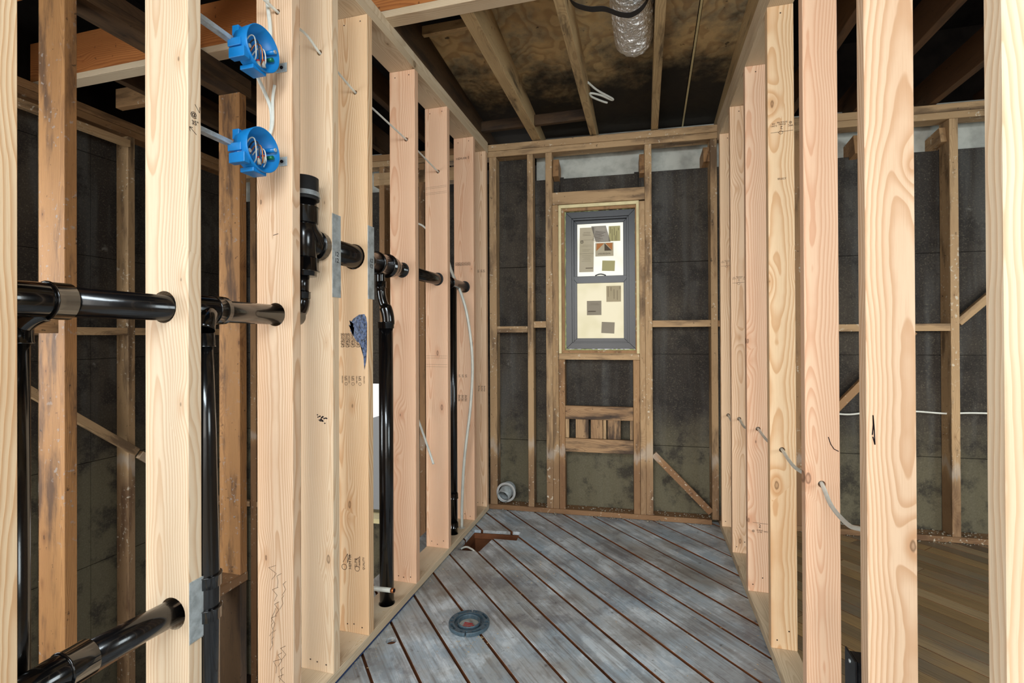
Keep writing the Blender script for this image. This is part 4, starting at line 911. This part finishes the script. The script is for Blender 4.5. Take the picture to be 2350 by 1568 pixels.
# ---------------------------------------------------------------- stamps and handwriting
def fL(v): return lambda x, z: (x, v-.0006, z)
def stamp(parent, s, x, v, z, h, rot=0, mat='ink', name='stamp'):
    c, q = math.cos(rot), math.sin(rot); return text(name, s, mat, parent, (x, v-.0007, z), (c, 0, q), (-q, 0, c), h, ext=.0001)
s4 = LS[6]
for x in (-1.150, -1.1275, -1.1035, -1.080, -1.057): stamp(s4, 'PRIME', x, 1.669, 1.190, .0175, PI/2); strokes('stamp_mark', 'ink', s4, [[(x-.006, 1.158), (x+.006, 1.158), (x, 1.170), (x-.006, 1.158)]], fL(1.669), .0015)
for x in (-1.140, -1.117, -1.093, -1.069): stamp(s4, 'STIMSON', x, 1.669, 1.185, .0125, PI/2)
for x in (-1.134, -1.103, -1.072): stamp(s4, 'SFI', x, 1.669, 1.035, .0165, PI/2); strokes('stamp_mark', 'ink', s4, [[(x+.006*math.cos(a), 1.013+.006*math.sin(a)) for a in [i*.7 for i in range(10)]]], fL(1.669), .0012)
for x in (-1.150, -1.120, -1.086, -1.053): stamp(s4, 'CERTIFIED', x, 1.669, 1.03, .0065, PI/2)
bm = bmesh.new(); sm = [(-1.118, 1.262), (-1.108, 1.258), (-1.101, 1.268), (-1.075, 1.284), (-1.052, 1.286), (-1.044, 1.274), (-1.040, 1.25), (-1.042, 1.20), (-1.041, 1.15), (-1.045, 1.10), (-1.052, 1.07), (-1.056, 1.12), (-1.062, 1.155), (-1.070, 1.165), (-1.076, 1.175), (-1.086, 1.180), (-1.100, 1.20), (-1.116, 1.225), (-1.100, 1.222), (-1.096, 1.235), (-1.120, 1.243), (-1.112, 1.249), (-1.1, 1.25)]
bm.faces.new([bm.verts.new((x, 1.6678, z)) for x, z in sm]); bmesh.ops.triangulate(bm, faces=bm.faces[:]); ext_ = bmesh.ops.extrude_face_region(bm, geom=bm.faces[:]); bmesh.ops.translate(bm, verts=[g for g in ext_['geom'] if isinstance(g, bmesh.types.BMVert)], vec=(0, .001, 0))
o = link('sealer_smear', mesh('sealer_smear', bm), 'smear', s4); o['label'] = 'jagged dark blue-black smear'
for k in range(4): stamp(s4, ['QUALITY', 'SUPR', '2 S-DRY', 'HEM FIR'][k], [-1.058, -1.092, -1.078, -1.118][k], 1.669, .315, [.012, .016, .010, .016][k], PI/2)
strokes('stamp_mark', 'ink', s4, [[(-1.087+.010*math.cos(a), .292+.010*math.sin(a)) for a in [i*.55 for i in range(13)]], [(-1.145+.011*math.cos(a), .292+.011*math.sin(a)) for a in [i*.55 for i in range(13)]], [(-1.092, .325), (-1.075, .340), (-1.075, .305)], [(-1.15, .31), (-1.13, .345), (-1.13, .31), (-1.12, .345)]], fL(1.669), .0016)
s7 = LS[9]
for x in (-1.153, -1.133, -1.112, -1.091, -1.070): stamp(s7, 'SFI', x, 2.882, 1.655, .018, PI/2); stamp(s7, 'CERT', x+.010, 2.882, 1.655, .010, PI/2)
for x in (-1.155, -1.133, -1.111, -1.089): stamp(s7, 'PRIME', x, 2.882, .805, .015, PI/2); stamp(s7, 'STIMSON', x-.008, 2.882, .805, .010, PI/2); stamp(s7, 'SFI', x, 2.882, .945, .017, PI/2)
stamp(s7, 'HEM-FIR', -1.115, 2.882, 2.325, .02)
s8 = LS[10]
for x in (-1.09, -1.068, -1.05): stamp(s8, 'SFI', x, 3.130, 1.64, .018, PI/2); stamp(s8, 'PRIME', x, 3.130, .84, .015, PI/2)
s6 = LS[8]
strokes('pencil_line', 'ink', s6, [[(-1.165, 2.02-.02*k), (-1.04, 2.025-.02*k)] for k in (0, .4, 1.6, 2)], fL(2.461), .0008)
strokes('pencil_line', 'ink', s6, [[(-1.165, 1.09-.03*k), (-1.04, 1.09-.03*k)] for k in (0, .4, 1.6, 2)], fL(2.461), .0008)
for vv, i, x, z, sc in ((1.989, 5, .493, 1.965, 1), (2.806, 7, .487, 1.49, .9), (3.170, 8, .484, 1.63, .9)):
    st = RS[i]; stamp(st, '2', x, vv, z, .017*sc, PI); stamp(st, 'STAND\nDOUG FIR', x+.002, vv, z+.016*sc, .0075*sc, PI); stamp(st, 'WC\n@', x+.030*sc, vv, z+.010*sc, .010*sc, PI); stamp(st, 'S-DRY\n104', x-.026*sc, vv, z+.012*sc, .008*sc, PI)
    strokes('stamp_mark', 'ink', st, [[(x-.036*sc, z-.017*sc), (x+.038*sc, z-.014*sc)], [(x-.002+.007*math.cos(a), z-.018+.006*math.sin(a)) for a in [i_*.6 for i_ in range(11)]]], fL(vv), .0012)
st = RS[6]; stamp(st, '2', .497, 2.404, .335, .02); stamp(st, 'STAND\nD FIR', .497, 2.404, .312, .008); stamp(st, '@', .470, 2.404, .312, .012); stamp(st, 'WC', .522, 2.404, .312, .010); strokes('stamp_mark', 'ink', st, [[(.468, .350), (.530, .347)]], fL(2.404), .0012)
stamp(RS[5], 'SELECT', .493, 1.989, 1.775, .009)
# marker writing on the edge of the nearest stud
s1_ = LS[3]
def edge(v, z): return (UL+.0007, v, z)
def e_text(s, v, z, h, r=0): text('handwriting', s, 'ink2', s1_, (UL+.0009, v, z), (0, math.cos(r), math.sin(r)), (0, -math.sin(r), math.cos(r)), h, ext=.0001)
e_text('@', .914, 1.731, .017); e_text('35"', .918, 1.712, .014, .1); e_text('35"', .922, 2.057, .013, .1); e_text('@', .910, 2.074, .016)
def arrow(v, z): return [[(v+.018, z-.012), (v, z)], [(v+.008, z+.001), (v, z), (v+.001, z-.010)]]
strokes('handwriting', 'ink2', s1_, arrow(.9035, 1.698)+arrow(.9035, 2.043)+[[(.918, 1.757), (.930, 1.742), (.931, 1.756)]], edge, .0012)
# scribble low on the second stud
sc = []
zz = .12
while zz < .46:
    x = -1.125+.05*random.random(); sc.append([(x, zz), (x+.02*random.random(), zz+.02), (x-.012+.03*random.random(), zz+.035), (x+.015, zz+.045)]); zz += .022
strokes('pencil_scribble', 'ink', LS[4], sc, fL(1.250), .0009)
strokes('nail', 'ink2', LS[4], [[(-1.105, 1.513), (-1.087, 1.517)]], fL(1.250), .0016)
strokes('bark_mark', 'ink2', RS[3], [[(.457, .99), (.459, 1.01), (.4585, 1.03), (.4605, 1.00), (.4615, .97), (.458, .985)]], fL(1.173), .0022)
strokes('bark_mark', 'ink2', RS[4], [[(.506, .905), (.512, .885), (.520, .872), (.531, .866)]], fL(1.577), .0022)
bm = bmesh.new()
for k in range(26): bmesh.ops.create_icosphere(bm, subdivisions=1, radius=1, matrix=Matrix.Translation((-1.079+random.gauss(0, .009), 1.4475, .915+random.gauss(0, .006))) @ Matrix.Diagonal((.003, .001, .0024, 1)))
link('pitch_spot', mesh('pitch_spot', bm), 'ink2', LS[5])
# nail heads at stud ends
def nails(parent, pts, v):
    bm = bmesh.new()
    for x, z in pts: bmesh.ops.create_circle(bm, cap_ends=True, radius=.0028, segments=8, matrix=Matrix.Translation((x, v-.0006, z)) @ Matrix.Rotation(PI/2, 4, 'X'))
    o = link('nail_heads', mesh('nail_heads', bm), 'ink', parent); o['kind'] = 'stuff'
for i in range(3, 11):
    v = lf[i][0]; nails(LS[i], [(UO+.03+random.random()*.01, .065+random.random()*.01), (UL-.03, .06+random.random()*.02), (UO+.066, .055+random.random()*.02), (UO+.03, LZ-.03), (UL-.03, LZ-.025)], v)
for i in range(2, 9):
    v = rf[i][0]; nails(RS[i], [(UR+.02, .07), (UR+.06, .09+random.random()*.03), (UR+.045, 2.39)], v)
# ---------------------------------------------------------------- outside, glimpsed through the low stair window
g = struct('ground'); bar('paving', 'asphalt', g, (-9, 2), (4.6, 16), (-1.62, -1.6), 'y')
